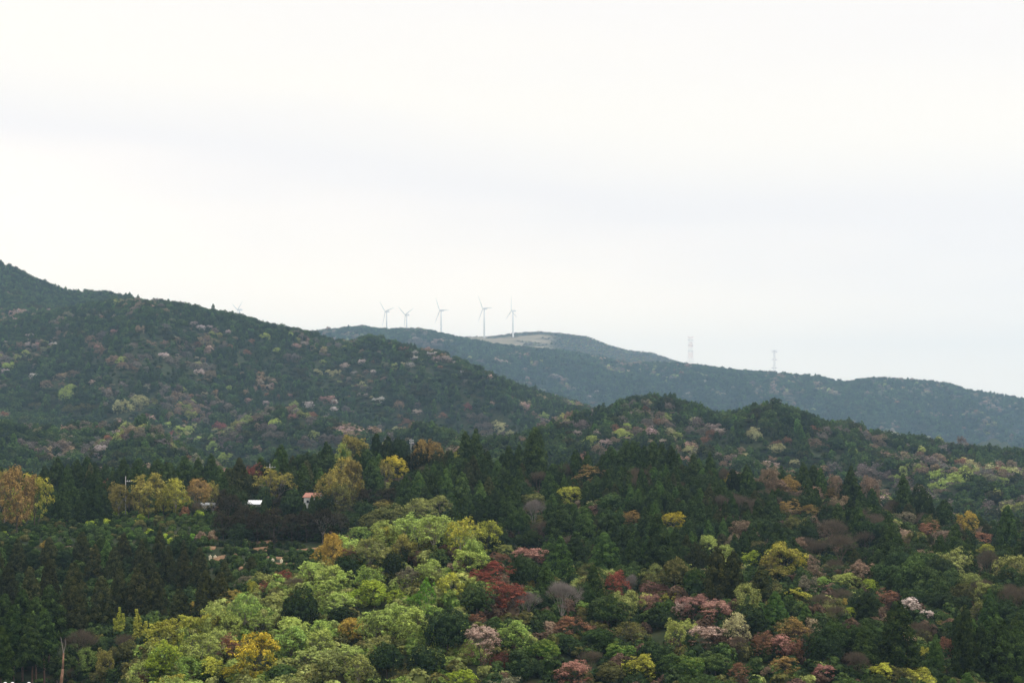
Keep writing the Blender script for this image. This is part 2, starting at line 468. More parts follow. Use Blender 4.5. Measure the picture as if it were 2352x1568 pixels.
def lobes_mesh(name, cen, rad, flat, nleaf, size, r, outward, mixp=0.5, inner=None, upb=0.5, low=-0.35, elong=1.5, tilt=0.38, topmix=0.0, irr=0.0):
    """leaf shells around many lobes; cen (n,3), rad (n), outward (n,3) bias of each lobe"""
    n = len(cen); k = nleaf
    if irr:
        th = np.arctan2(cen[:, 1], cen[:, 0]); p4 = r.random(4) * 6.28
        f = 1 + irr * (np.sin(2 * th + p4[0]) * 0.6 + np.sin(3 * th + p4[1]) * 0.5 + np.sin(5 * th + p4[2]) * 0.3)
        g = 1 + irr * 0.55 * np.sin(cen[:, 0] * 0.9 + p4[3]) * np.cos(cen[:, 1] * 0.8 + p4[0])
        cen = cen * np.stack([f, f, g], 1)
        gap = np.sin(cen[:, 0] * 1.3 + p4[1]) + np.sin(cen[:, 1] * 1.2 + p4[2]) + np.sin(cen[:, 2] * 1.4 + p4[3]) + r.normal(size=n) * 0.4
        kp = gap > np.quantile(gap, 0.18)
        cen, rad, outward = cen[kp], rad[kp], outward[kp]; n = len(cen)
    d = unit(r.normal(size=(n, k, 3)) + outward[:, None, :] * 0.9 + np.array([0, 0, upb]))
    rr = rad[:, None, None] * (0.66 + 0.38 * r.random((n, k, 1)) ** 0.6)
    rr = rr * (1 + 0.55 * (r.random((n, k, 1)) < 0.12) * irr * 4)
    P = cen[:, None, :] + d * rr * np.array([1, 1, flat])
    lb = r.random((n, 1)); mixv = np.clip(lb * 0.65 + r.normal(size=(n, k)) * 0.28 + (mixp - 0.325) + (d[..., 2] - 0.35) * 0.5, 0, 1)  # upper side of each lobe leans to the lighter tint: top light painted in
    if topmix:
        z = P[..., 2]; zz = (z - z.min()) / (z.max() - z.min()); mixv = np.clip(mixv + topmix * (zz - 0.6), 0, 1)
    bri = np.clip(1.0 + r.normal(size=(n, 1)) * 0.18 + r.normal(size=(n, k)) * 0.22, 0.4, 1.8)
    P = P.reshape(-1, 3); D = d.reshape(-1, 3)
    V = leaves(P, D + np.array([0, 0, 0.35]), size, r, elong, tilt)
    Fc = [np.arange(len(V)).reshape(-1, 3)]
    mv, bb = mixv.ravel(), bri.ravel()
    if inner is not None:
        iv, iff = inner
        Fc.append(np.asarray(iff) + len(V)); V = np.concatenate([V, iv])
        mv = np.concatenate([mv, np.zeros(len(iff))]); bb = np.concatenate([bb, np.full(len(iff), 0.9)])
    return mesh_np(name, V, Fc, LEAF, {'mixv': ('FACE', 'FLOAT', mv.astype(np.float32)), 'bri': ('FACE', 'FLOAT', bb.astype(np.float32))})


def core(prof, n=7, r=None):
    V, Fq = [], []
    for rr, z in prof:
        for i in range(n):
            a = 2 * math.pi * i / n
            w = rr * (1 + (r.normal() * 0.08 if r is not None else 0))
            V.append((w * math.cos(a), w * math.sin(a), z))
    for kk in range(len(prof) - 1):
        for i in range(n):
            j = (i + 1) % n
            Fq.append((kk * n + i, kk * n + j, (kk + 1) * n + j, (kk + 1) * n + i))
    return np.array(V), np.array(Fq)


class Tubes:
    def __init__(self):
        self.V, self.Fq = [], []

    def add(self, a, b, r0, r1, n=3):
        a = np.asarray(a, float); b = np.asarray(b, float); d = b - a; l = np.linalg.norm(d)
        if l < 1e-5: return
        d /= l
        s_ = np.cross(d, (0.1, 0.2, 1) if abs(d[2]) < 0.9 else (1, 0, 0.1)); s_ /= np.linalg.norm(s_); t_ = np.cross(d, s_)
        base = len(self.V)
        for c, rr in ((a, r0), (b, r1)):
            for i in range(n):
                an = 2 * math.pi * i / n
                self.V.append(c + rr * (math.cos(an) * s_ + math.sin(an) * t_))
        for i in range(n):
            j = (i + 1) % n
            self.Fq.append((base + i, base + j, base + n + j, base + n + i))

    def mesh(self, name, mat):
        return mesh_np(name, np.array(self.V), np.array(self.Fq), mat, smooth=True)


# kind -> list of dict(crown, trunk, w, h)
def make_cedar(name, r, H=17.0, R=2.7, base=0.26, ntuft=150, nleaf=46, size=0.36, trunk=True, fat=0.8):
    t = np.sort(r.random(ntuft) ** 1.25)
    t = np.linspace(0.0, 1.0, ntuft) ** 1.15 * 0.97
    ang = np.arange(ntuft) * 2.39996 + r.normal(size=ntuft) * 0.35
    lop = 1 + 0.12 * np.cos(ang * 1 + r.random() * 6) + r.normal(size=ntuft) * 0.15
    prof = (1 - t) ** fat * (0.86 + 0.14 * np.minimum(t / 0.08, 1))
    rr = R * prof * lop
    z = H * (base + (1 - base) * t) + r.normal(size=ntuft) * 0.25
    rad = (0.40 + 0.60 * prof) * r.uniform(0.75, 1.3, ntuft) * R / 2.9
    out = np.stack([np.cos(ang), np.sin(ang), 0 * ang], 1)
    cen = out * np.maximum(rr - rad * 0.6, 0)[:, None]; cen[:, 2] = z - 0.15
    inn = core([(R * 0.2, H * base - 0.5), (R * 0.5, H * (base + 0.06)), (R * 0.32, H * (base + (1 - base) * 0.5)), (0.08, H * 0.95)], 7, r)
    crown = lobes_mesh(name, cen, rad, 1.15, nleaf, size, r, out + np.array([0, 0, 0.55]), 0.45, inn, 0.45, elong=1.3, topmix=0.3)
    tm = None
    if trunk:
        T = Tubes(); lean = r.normal(size=2) * 0.15
        T.add((0, 0, -2.0), (lean[0], lean[1], H * 0.5), 0.26, 0.17, 7); T.add((lean[0], lean[1], H * 0.5), (0, 0, H * 0.97), 0.17, 0.03, 6)
        for _ in range(8):
            zz = H * r.uniform(0.1, base + 0.05); a = r.random() * 6.28; l = r.uniform(0.5, 1.4)
            T.add((0, 0, zz), (l * math.cos(a), l * math.sin(a), zz + 0.2), 0.04, 0.015)
        tm = T.mesh('trunk', CEDAR_BARK)
    return dict(crown=crown, trunk=tm, w=2 * R * 0.98, h=H)


def make_round(name, r, H=9.5, R=4.3, nl=90, nleaf=60, size=0.34, trunk=True, sq=0.95):
    """dense evergreen broadleaf: billowy dome of many lobes"""
    i = np.arange(nl) + 0.5
    ph = np.arccos(1 - 1.55 * i / nl); th = i * 2.39996
    d = np.stack([np.sin(ph) * np.cos(th), np.sin(ph) * np.sin(th), np.cos(ph)], 1)
    und = 1 + 0.14 * np.sin(3 * th + r.random() * 6) * np.sin(ph) + r.normal(size=nl) * 0.09
    cz = H - R * sq
    rad = r.uniform(0.75, 1.25, nl) * R / 4.3 * 0.98
    cen = d * (R - 0.55 * rad)[:, None] * und[:, None] * np.array([1, 1, sq]); cen[:, 2] += cz - 0.2
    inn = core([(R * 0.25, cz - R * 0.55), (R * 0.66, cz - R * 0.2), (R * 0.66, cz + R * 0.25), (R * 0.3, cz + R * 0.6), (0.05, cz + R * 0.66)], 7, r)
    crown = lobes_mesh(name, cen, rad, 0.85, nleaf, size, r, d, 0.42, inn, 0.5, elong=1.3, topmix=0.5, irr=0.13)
    tm = None
    if trunk:
        T = Tubes(); T.add((0, 0, -1.5), (0.1, 0, cz - R * 0.3), 0.28, 0.2, 6)
        for kk in range(6):
            a = kk * 1.05 + r.random(); T.add((0.1, 0, cz - R * 0.35), (R * .6 * math.cos(a), R * .6 * math.sin(a), cz + R * 0.2), 0.14, 0.05, 4)
        tm = T.mesh('trunk', BARK)
    return dict(crown=crown, trunk=tm, w=2 * R, h=H)


def skeleton(r, H, R, levels, spread, nkid=3, start=0.28, lift=0.35, gn=0.16, vase=False):
    """branches as (a, b, ra, rb) and tips (position, direction)"""
    segs, tips = [], []
    r0 = 0.018 * H

    def grow(p, d, ln, rad, lv):
        q = p; nseg = 2
        for s_ in range(nseg):
            d = unit(d + r.normal(size=3) * gn + np.array([0, 0, lift * 0.25]))
            e = q + d * ln / nseg
            segs.append((q, e, rad, rad * 0.8)); q = e; rad *= 0.8
        if lv == 0:
            tips.append((q, d)); return
        nk = nkid + (1 if r.random() < 0.35 else 0)
        a0 = r.random() * 6.28
        ax = unit(np.cross(d, (0.3, 0.2, 1.0))); bx = np.cross(d, ax)
        for i in range(nk):
            a = a0 + i * 6.28 / nk + r.normal() * 0.25
            sp = spread * r.uniform(0.7, 1.25)
            nd = unit(d * math.cos(sp) + (ax * math.cos(a) + bx * math.sin(a)) * math.sin(sp))
            grow(q, nd, ln * r.uniform(0.66, 0.86), rad * 0.68, lv - 1)
    p = np.array([0, 0, -1.2]); q = np.array([r.normal() * 0.15, r.normal() * 0.15, H * start])
    segs.append((p, q, r0, r0 * 0.85))
    nm = 5 if not vase else 6
    for i in range(nm):
        a = i * 6.28 / nm + r.normal() * 0.3
        el = r.uniform(0.75, 1.25) if not vase else r.uniform(0.95, 1.35)
        d = np.array([math.cos(a) * math.cos(el), math.sin(a) * math.cos(el), math.sin(el)])
        grow(q, d, H * 0.26, r0 * 0.6, levels)
    P = np.array([t[0] for t in tips]); D = np.array([t[1] for t in tips])
    hr = np.percentile(np.linalg.norm(P[:, :2], axis=1), 92); hz = P[:, 2].max()
    sx, sz = R / hr, (H - 0.4) / hz
    S = np.array([sx, sx, sz])
    return [(a * S, b * S, ra, rb) for a, b, ra, rb in segs], P * S, unit(D * S)


def make_airy(name, r, H=9.5, R=4.4, flat=0.6, lobe=0.85, nleaf=40, size=0.30, levels=3, mixp=0.5, bark=None, spread=0.55, trunk=True, topmix=0.0, nkid=2, extra=0.0, fill=1.0):
    segs, P, D = skeleton(r, H, R, levels, spread, nkid)
    cen_c = np.array([0, 0, H * 0.42])
    out = unit(P - cen_c)
    # fill the dome between the tips
    add = P * r.uniform(0.72, 0.95, (len(P), 1)); add[:, 2] = P[:, 2] * r.uniform(0.8, 1.0, len(P))
    nf = int(70 * fill); dd = unit(r.normal(size=(nf, 3)) + np.array([0, 0, -0.15])); 
    ph3 = r.random(3) * 6
    rj = 0.86 + 0.12 * np.sin(dd[:, 0] * 4 + ph3[0]) * np.sin(dd[:, 1] * 4 + ph3[1]) + r.normal(size=nf) * 0.06
    el = dd * rj[:, None] * np.array([R * 0.9, R * 0.9, H * 0.40]) + np.array([0, 0, H * 0.55])
    P2 = np.concatenate([P, add[: int(len(P) * extra)], el]); out2 = unit(P2 - cen_c)
    rad = r.uniform(0.45, 1.35, len(P2)) * lobe
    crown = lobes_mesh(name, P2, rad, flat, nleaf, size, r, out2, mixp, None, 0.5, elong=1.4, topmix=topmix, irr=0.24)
    tm = None
    if trunk:
        T = Tubes()
        for a, b, ra, rb in segs:
            T.add(a, b, max(ra, 0.03), max(rb, 0.025), 5 if ra > 0.1 else 3)
        tm = T.mesh('trunk', bark or BARK)
    return dict(crown=crown, trunk=tm, w=2 * R * 1.05, h=H)


def make_bare(name, r, H=10.0, R=4.2, levels=4, bark=None, vase=True, spread=0.38, nkid=3, thick=0.02):
    segs, P, D = skeleton(r, H, R, levels, spread, nkid, start=0.22, gn=0.12, vase=vase)
    T1, T2 = Tubes(), Tubes()
    for a, b, ra, rb in segs:
        (T1 if ra > 0.07 else T2).add(a, b, max(ra, thick), max(rb, thick * 0.8), 5 if ra > 0.1 else 3)
    for p, d in zip(P, D):
        for _ in range(3):
            e = p + unit(d + r.normal(size=3) * 0.35) * r.uniform(0.5, 1.1)
            T2.add(p, e, thick * 0.8, thick * 0.4, 3)
    return dict(crown=T2.mesh(name, bark or GREY_BARK), trunk=T1.mesh('trunk', bark or GREY_BARK), w=2 * R * 1.1, h=H)


def make_bamboo(name, r, H=9.0):
    cs, rad, out = [], [], []
    T = Tubes()
    for kk in range(3):
        a = kk * 2.1 + r.random(); b0 = np.array([math.cos(a), math.sin(a), 0]) * r.uniform(0.3, 0.8)
        h = H * (1.0, 0.8, 0.66)[kk]; dr = np.array([math.cos(a + 1), math.sin(a + 1), 0]) * r.uniform(0.4, 1.3)
        pts = [b0 + dr * s_ ** 2.2 + np.array([0, 0, h * s_ - (0.7 if s_ > 0.9 else 0) * (s_ - 0.9) * 8]) for s_ in np.linspace(0, 1, 12)]
        for i in range(11):
            T.add(pts[i], pts[i + 1], 0.06 - i * 0.004, 0.06 - (i + 1) * 0.004, 4)
        for s_ in np.linspace(0.25, 1.0, 26):
            c = b0 + dr * s_ ** 2.2 + np.array([0, 0, h * s_])
            w = 1.5 * (1.02 - s_) ** 1.1 + 0.08
            for m in range(3):
                an = r.random() * 6.28
                for st in np.linspace(0.3, 1, 4):
                    cs.append(c + np.array([math.cos(an) * w * st, math.sin(an) * w * st, 0.35 * st - 0.75 * st * st * w])); rad.append(0.20); out.append((math.cos(an), math.sin(an), 0))
    crown = lobes_mesh(name, np.array(cs), np.array(rad), 0.8, 3, 0.20, r, np.array(out), 0.5, None, 0.2, elong=2.0)
    return dict(crown=crown, trunk=T.mesh('culm', plain_mat('bamboo_culm', (0.16, 0.22, 0.06), 0.6)), w=3.4, h=H)


def make_bush(name, r, R=1.2, H=1.6, nl=16, nleaf=34, size=0.2):
    d = unit(r.normal(size=(nl, 3)) + np.array([0, 0, 0.7])); d[:, 2] = np.abs(d[:, 2])
    cen = d * np.array([R * 0.7, R * 0.7, H * 0.6]) + np.array([0, 0, H * 0.2])
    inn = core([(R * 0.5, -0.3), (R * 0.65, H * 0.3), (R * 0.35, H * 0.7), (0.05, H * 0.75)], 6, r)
    return dict(crown=lobes_mesh(name, cen, r.uniform(0.35, 0.6, nl) * R / 1.2, 0.8, nleaf, size, r, d, 0.45, inn, 0.5, elong=1.5, topmix=0.3), trunk=None, w=2 * R * 1.1, h=H)


R_ = np.random.default_rng(99)
LIB = {}
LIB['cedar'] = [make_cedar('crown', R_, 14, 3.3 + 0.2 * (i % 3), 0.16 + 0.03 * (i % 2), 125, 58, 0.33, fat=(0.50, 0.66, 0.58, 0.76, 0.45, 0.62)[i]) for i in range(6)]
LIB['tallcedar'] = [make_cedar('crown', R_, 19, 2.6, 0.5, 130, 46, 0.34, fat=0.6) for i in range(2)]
LIB['round'] = [make_round('crown', R_, 9.5, 4.3, 85 + 8 * i, 62, 0.31, sq=(0.9, 1.05, 0.8, 1.15)[i]) for i in range(4)]
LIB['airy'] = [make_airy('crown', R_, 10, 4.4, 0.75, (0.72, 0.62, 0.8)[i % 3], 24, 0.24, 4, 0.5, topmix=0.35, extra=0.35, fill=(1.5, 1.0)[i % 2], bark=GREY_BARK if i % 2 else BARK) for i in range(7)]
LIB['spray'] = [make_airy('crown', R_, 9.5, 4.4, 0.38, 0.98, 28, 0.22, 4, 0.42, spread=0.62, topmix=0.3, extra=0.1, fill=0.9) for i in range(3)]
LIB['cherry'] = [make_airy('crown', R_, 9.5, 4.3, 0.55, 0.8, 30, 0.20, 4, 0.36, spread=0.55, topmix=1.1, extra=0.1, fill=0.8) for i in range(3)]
LIB['bare'] = [make_bare('crown', R_, 10, 4.4, 4, GREY_BARK) for i in range(2)]
LIB['twiggy'] = [make_bare('crown', R_, 9, 4.4, 4, BROWN_TWIG, vase=False, spread=0.5, thick=0.016) for i in range(2)]
LIB['bamboo'] = [make_bamboo('crown', R_) for i in range(2)]
LIB['bush'] = [make_bush('crown', R_) for i in range(3)]
# lighter meshes for woods far away
FAR = [make_cedar('crown', R_, 10.5, 3.4, 0.1, 44, 24, 0.58, False, f_) for f_ in (0.5, 0.42, 0.6)]
FAR += [make_round('crown', R_, 10, 4.4, 40, 26, 0.62, False, s_) for s_ in (0.8, 1.0, 0.9)]
FAR += [make_airy('crown', R_, 9.5, 4.2, 0.7, 1.05, 14, 0.5, 3, 0.5, nkid=2, trunk=False, topmix=0.4, fill=0.5) for _ in range(3)]
FARK = {'cedar': (0, 3), 'round': (3, 6), 'airy': (6, 9)}

PAL = {
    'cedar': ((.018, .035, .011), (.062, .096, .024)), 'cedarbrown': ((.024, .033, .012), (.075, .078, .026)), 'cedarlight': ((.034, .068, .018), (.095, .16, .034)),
    'evg': ((.017, .032, .014), (.050, .078, .026)), 'evgmid': ((.032, .060, .020), (.09, .135, .038)), 'evgbright': ((.05, .11, .022), (.18, .24, .045)),
    'olive': ((.065, .072, .026), (.17, .165, .052)), 'paleolive': ((.17, .20, .06), (.37, .40, .125)), 'greyolive': ((.11, .105, .065), (.25, .235, .14)),
    'green': ((.13, .22, .045), (.32, .42, .10)), 'bright': ((.07, .19, .022), (.21, .38, .05)), 'lime': ((.18, .28, .03), (.42, .50, .065)),
    'palegreen': ((.21, .28, .065), (.45, .53, .14)), 'cream': ((.26, .26, .13), (.52, .50, .25)), 'yg': ((.22, .25, .04), (.50, .47, .08)),
    'yellow': ((.26, .24, .028), (.58, .48, .05)), 'gold': ((.25, .185, .04), (.50, .36, .075)), 'ochre': ((.14, .135, .04), (.36, .305, .075)),
    'orange': ((.18, .125, .045), (.37, .25, .08)), 'rust': ((.13, .070, .038), (.32, .165, .095)), 'red': ((.16, .045, .03), (.34, .11, .07)),
    'maroon': ((.10, .032, .026), (.23, .08, .055)), 'pinkred': ((.17, .075, .055), (.44, .25, .20)), 'pinkbrown': ((.15, .085, .055), (.58, .43, .36)),
    'blossom': ((.36, .26, .22), (.78, .69, .64)), 'white': ((.52, .46, .42), (.88, .84, .80)), 'tan': ((.16, .115, .075), (.32, .235, .155)),
    'farwhite': ((.36, .31, .28), (.70, .63, .59)), 'farblossom': ((.25, .19, .16), (.54, .44, .40)), 'farpink': ((.20, .11, .09), (.46, .29, .25)), 'farred': ((.15, .055, .045), (.30, .11, .085)),
    'brown': ((.075, .052, .036), (.17, .11, .075)), 'greybrown': ((.11, .09, .075), (.22, .185, .155)), 'darkbrown': ((.026, .024, .015), (.062, .052, .030)),
}
WORD = {'farwhite': 'white', 'farblossom': 'dusty pink', 'farpink': 'pinkish red', 'farred': 'red', 'cedar': 'dark green', 'cedarbrown': 'brownish green', 'cedarlight': 'mid green', 'evg': 'very dark green', 'evgmid': 'deep green', 'evgbright': 'fresh green',
        'olive': 'olive', 'paleolive': 'pale olive', 'greyolive': 'greyish olive', 'green': 'soft green', 'bright': 'vivid green', 'lime': 'lime green', 'palegreen': 'pale green',
        'cream': 'creamy green', 'yg': 'yellow-green', 'yellow': 'yellow', 'gold': 'golden', 'ochre': 'ochre', 'orange': 'orange-brown', 'rust': 'rust-coloured', 'red': 'red',
        'maroon': 'dark red', 'pinkred': 'pinkish red', 'pinkbrown': 'pink-brown', 'blossom': 'pale pink', 'white': 'white', 'tan': 'tan', 'brown': 'brown', 'darkbrown': 'very dark brownish', 'greybrown': 'grey-brown'}
NAMEOF = {'cedar': ('cedar_tree', 'cedar', 'pointed cedar'), 'tallcedar': ('cedar_tree', 'cedar', 'bare-stemmed cedar'), 'round': ('evergreen_tree', 'evergreen tree', 'rounded evergreen'),
          'airy': ('deciduous_tree', 'deciduous tree', 'spring-leaved tree'), 'spray': ('maple_tree', 'maple', 'tiered maple'), 'cherry': ('cherry_tree', 'cherry tree', 'blossoming cherry'),
          'bare': ('bare_tree', 'bare tree', 'leafless fan-shaped tree'), 'twiggy': ('twiggy_tree', 'bare tree', 'twiggy leafless tree'), 'bamboo': ('bamboo_plant', 'bamboo', 'feathery bamboo clump'),
          'bush': ('orchard_bush', 'bush', 'low bush')}
GROUPOF = {'cedar_tree': 'cedars on the near slopes', 'evergreen_tree': 'evergreen trees on the near slopes', 'deciduous_tree': 'spring-leaved trees on the near slopes',
           'maple_tree': 'reddish maples on the near slopes', 'cherry_tree': 'cherry trees among the woods', 'bare_tree': 'leafless trees on the near slopes',
           'twiggy_tree': 'brown twiggy trees on the near slopes', 'bamboo_plant': 'bamboo at the edge of the cedars', 'orchard_bush': 'bushes of the hillside orchard'}

# ------------------------------------------------------------------ what stands where
TREES = []      # dict(sp, pal, X, Y, Z, sx, sz, rz, var, px, py, w, h, label)


def jit(c, r, a=0.10):
    f = 1 + r.normal() * a; hsh = r.normal(size=3) * 0.035
    return tuple(float(min(0.95, max(0.004, c[i] * f * (1 + hsh[i])))) for i in range(3))


def plant(sp, pal, px, ytop, w, h, kk=None, y0=165, y1=492, label=None, far=False, rel=0):
    """crown w wide, top at ytop, about h tall in the picture; the tree stands where the ground carries it"""
    kk = kk or (1.2 if sp in ('cedar', 'round') else 1.3)
    Y = find_y(px, ytop + h * kk, y0, y1)
    X = (px - CX) / F * Y
    Z = float(ground_z(X, Y))
    Ht = (zpix(ytop, Y) - Z)
    Wm = w / F * Y
    asp = {'cedar': (1.35, 3.0), 'tallcedar': (2.5, 5), 'round': (0.7, 1.7), 'bush': (0.5, 1.2), 'bamboo': (1.8, 4)}.get(sp, (0.75, 1.9))
    Ht = float(np.clip(Ht, asp[0] * Wm, asp[1] * Wm))
    Z2 = zpix(ytop, Y) - Ht
    if far and Ht < 0.95 * Wm: Ht = 0.95 * Wm
    Z2 = zpix(ytop, Y) - Ht
    Z = min(Z, Z2)
    v = int(rng.integers(len(LIB[sp]))); lib = LIB[sp][v]
    TREES.append(dict(sp=sp, pal=pal, X=X, Y=Y, Z=Z, sx=Wm / lib['w'], sz=Ht / lib['h'], rz=rng.random() * 6.28, v=v, px=px, py=ytop, w=w, h=h, label=label, hero=True, far=far, wm=Wm))


def H4(*a, **k): _h(0, 1032.5, *a, **k)
def H5(*a, **k): _h(775.2, 1032.5, *a, **k)
def H6(*a, **k): _h(1548, 1032.5, *a, **k)
def H2(*a, **k): _h(775.2, 545.5, *a, **k)
ZM = 0.3418


def _h(ox, oy, sp, pal, zx, zy, w, h, label=None, **k):
    plant(sp, pal, ox + zx * ZM, oy + zy * ZM, w * ZM, h * ZM, label=label, **k)


# --- left part
H4('airy', 'orange', 110, 95, 240, 380, 'tall tree with an orange top at the left edge of the field')
H4('airy', 'yg', 230, 150, 200, 300, 'big yellow-green tree beside the orange-topped one at the field edge')
H4('airy', 'ochre', -10, 130, 200, 320)
H4('airy', 'yg', 30, 230, 220, 220)
H4('airy', 'olive', 150, 300, 220, 140)
H4('cherry', 'pinkbrown', 395, 185, 130, 120, 'pink cherry among the dark cedars left of the pole')
H4('spray', 'rust', 715, 200, 80, 80, 'small rust-red maple between cedars near the pole')
for a in ((300, 110, 110, 230), (390, 60, 120, 250), (455, 100, 110, 230), (520, 70, 130, 250), (600, 150, 120, 200), (650, 130, 120, 220), (760, 120, 100, 200), (830, 60, 140, 250), (930, 60, 140, 250), (1040, 80, 140, 230), (1140, 90, 130, 220), (1240, 50, 130, 230), (1330, 60, 120, 230), (1420, 30, 130, 260), (430, 220, 120, 230), (500, 250, 120, 200), (570, 260, 120, 190), (640, 270, 120, 190), (700, 300, 110, 160), (380, 300, 110, 160), (450, 330, 110, 140), (545, 340, 110, 130)):
    H4('cedar', 'cedar', *a)
H4('airy', 'ochre', 800, 225, 150, 180)
H4('airy', 'ochre', 1000, 170, 230, 240, 'broad ochre tree above the tea bushes')
H4('airy', 'yg', 1180, 200, 180, 200); H4('airy', 'orange', 1330, 200, 200, 190); H4('airy', 'ochre', 1420, 220, 130, 170)
H4('airy', 'ochre', 930, 215, 130, 190); H4('airy', 'yg', 1100, 260, 150, 150); H4('airy', 'green', 1245, 310, 80, 80)
H4('airy', 'yg', 1160, 270, 180, 130); H4('round', 'cedarbrown', 930, 280, 110, 130); H4('airy', 'ochre', 780, 290, 120, 120)
H4('twiggy', 'brown', 880, 340, 140, 80); H4('twiggy', 'brown', 740, 350, 120, 70); H4('round', 'evgmid', 1340, 340, 80, 60); H4('bush', 'rust', 1240, 380, 80, 60); H4('twiggy', 'brown', 1330, 350, 90, 90)
H4('cedar', 'cedarbrown', 1610, 60, 170, 330, 'tall brown-tinged cedar standing above the white roof')
H4('spray', 'red', 1715, 100, 140, 90, 'red maple behind the tall cedar by the white roof')
H4('airy', 'ochre', 1850, 140, 270, 240, 'rounded olive-gold tree in front of the crossarm pole')
H4('airy', 'palegreen', 1665, 355, 120, 90)
H4('round', 'evg', 1950, 130, 150, 230); H4('cedar', 'cedar', 2040, 100, 150, 250); H4('round', 'evg', 1780, 230, 120, 200); H4('round', 'evg', 1960, 270, 150, 180)
H4('airy', 'ochre', 2230, 150, 250, 260, 'ochre-brown tree beside the white house'); H4('airy', 'ochre', 2330, 60, 200, 260); H4('airy', 'olive', 2290, 230, 220, 220)
for a in ((1540, 300, 200, 200), (1640, 380, 160, 190), (1730, 410, 170, 180), (1840, 400, 180, 200), (1960, 430, 160, 150), (2060, 420, 170, 170), (2170, 400, 180, 180), (2270, 420, 180, 150), (1500, 420, 150, 150)):
    H4('airy', 'darkbrown', *a)
for a in ((1580, 260, 170, 240), (1700, 380, 140, 150), (1800, 460, 160, 120), (1900, 480, 170, 110), (2020, 500, 170, 100), (2130, 470, 170, 120), (2240, 480, 180, 110), (1620, 500, 150, 110), (1740, 520, 130, 90)):
    H4('round', 'evg', *a)
H4('round', 'evgmid', 1950, 515, 150, 60)
H4('cedar', 'cedar', 2096, 286, 70, 150, y0=400, y1=425); H4('cedar', 'cedar', 2048, 352, 54, 100, y0=400, y1=425); H4('cedar', 'cedar', 2128, 300, 70, 140, y0=400, y1=425); H4('airy', 'darkbrown', 2078, 330, 60, 100, y0=400, y1=425); H4('round', 'evg', 2160, 300, 80, 120, y0=400, y1=425); H4('round', 'evg', 2055, 370, 60, 60, y0=400, y1=425); H4('round', 'evg', 2195, 290, 130, 150, y0=380, y1=428); H4('round', 'evg', 2050, 320, 70, 110, y0=380, y1=428); H4('round', 'evg', 2140, 385, 110, 60, y0=380, y1=428)
H4('airy', 'ochre', 2260, 200, 160, 200, y0=380, y1=430); H4('round', 'evg', 1700, 362, 130, 60, y0=380, y1=428); H4('cedar', 'cedar', 1770, 335, 70, 120, y0=380, y1=426); H4('cedar', 'cedarbrown', 1625, 345, 50, 100, y0=380, y1=426)
H4('round', 'evg', 2085, 345, 60, 90, y0=380, y1=426); H4('round', 'evgmid', 2120, 330, 50, 40, y0=380, y1=426); H4('airy', 'darkbrown', 2165, 300, 90, 110, y0=380, y1=428); H4('airy', 'palegreen', 1660, 358, 70, 60, y0=380, y1=426); H4('bush', 'evgmid', 1350, 385, 80, 40, y0=380, y1=438); H4('bush', 'brown', 1470, 370, 70, 60, y0=380, y1=438)
# left cedar stand, front rows with bare stems at the bottom left
for a in ((1075, 520, 100, 220), (1235, 610, 110, 200), (1340, 660, 140, 260), (1240, 680, 130, 250), (1130, 650, 120, 240), (1380, 810, 160, 290), (1205, 940, 160, 240), (1510, 740, 120, 200), (1690, 720, 130, 110), (1000, 690, 130, 230), (770, 650, 130, 230), (640, 640, 130, 230), (120, 600, 130, 230), (330, 590, 130, 230), (550, 560, 120, 220), (830, 560, 120, 220), (950, 610, 120, 220), (200, 790, 170, 330), (330, 740, 150, 300), (60, 760, 150, 300), (800, 800, 150, 290), (500, 880, 180, 330), (1050, 830, 160, 290), (680, 850, 160, 300), (920, 800, 150, 280), (1480, 830, 140, 240)):
    H4('cedar', 'cedarbrown' if (a[0] * 7) % 5 < 2 else 'cedar', *a)
for x_, t_ in ((30, 960), (150, 930), (240, 980), (330, 900), (90, 1040), (210, 1120), (300, 1060), (10, 1180)):
    H4('tallcedar', 'cedar', x_, t_, 170, 560, kk=1.16)
H4('bamboo', 'yg', 800, 1060, 90, 190, 'leftmost feathery bamboo tip against the dark cedars'); H4('bamboo', 'yg', 940, 1080, 110, 200); H4('bamboo', 'green', 1045, 1095, 90, 150)
H4('bamboo', 'green', 1390, 990, 80, 90); H4('bamboo', 'yg', 1545, 930, 60, 80)
H4('airy', 'green', 580, 1330, 150, 160); H4('airy', 'ochre', 705, 1300, 130, 230); H4('airy', 'ochre', 670, 1235, 70, 110); H4('airy', 'olive', 760, 1290, 90, 180)
H4('twiggy', 'brown', 560, 1200, 260, 220); H4('twiggy', 'brown', 500, 1460, 200, 120); H4('twiggy', 'brown', 830, 1230, 160, 150); H4('round', 'olive', 860, 1290, 150, 150); H4('round', 'evgmid', 780, 1450, 160, 110); H4('airy', 'olive', 690, 1460, 170, 110)
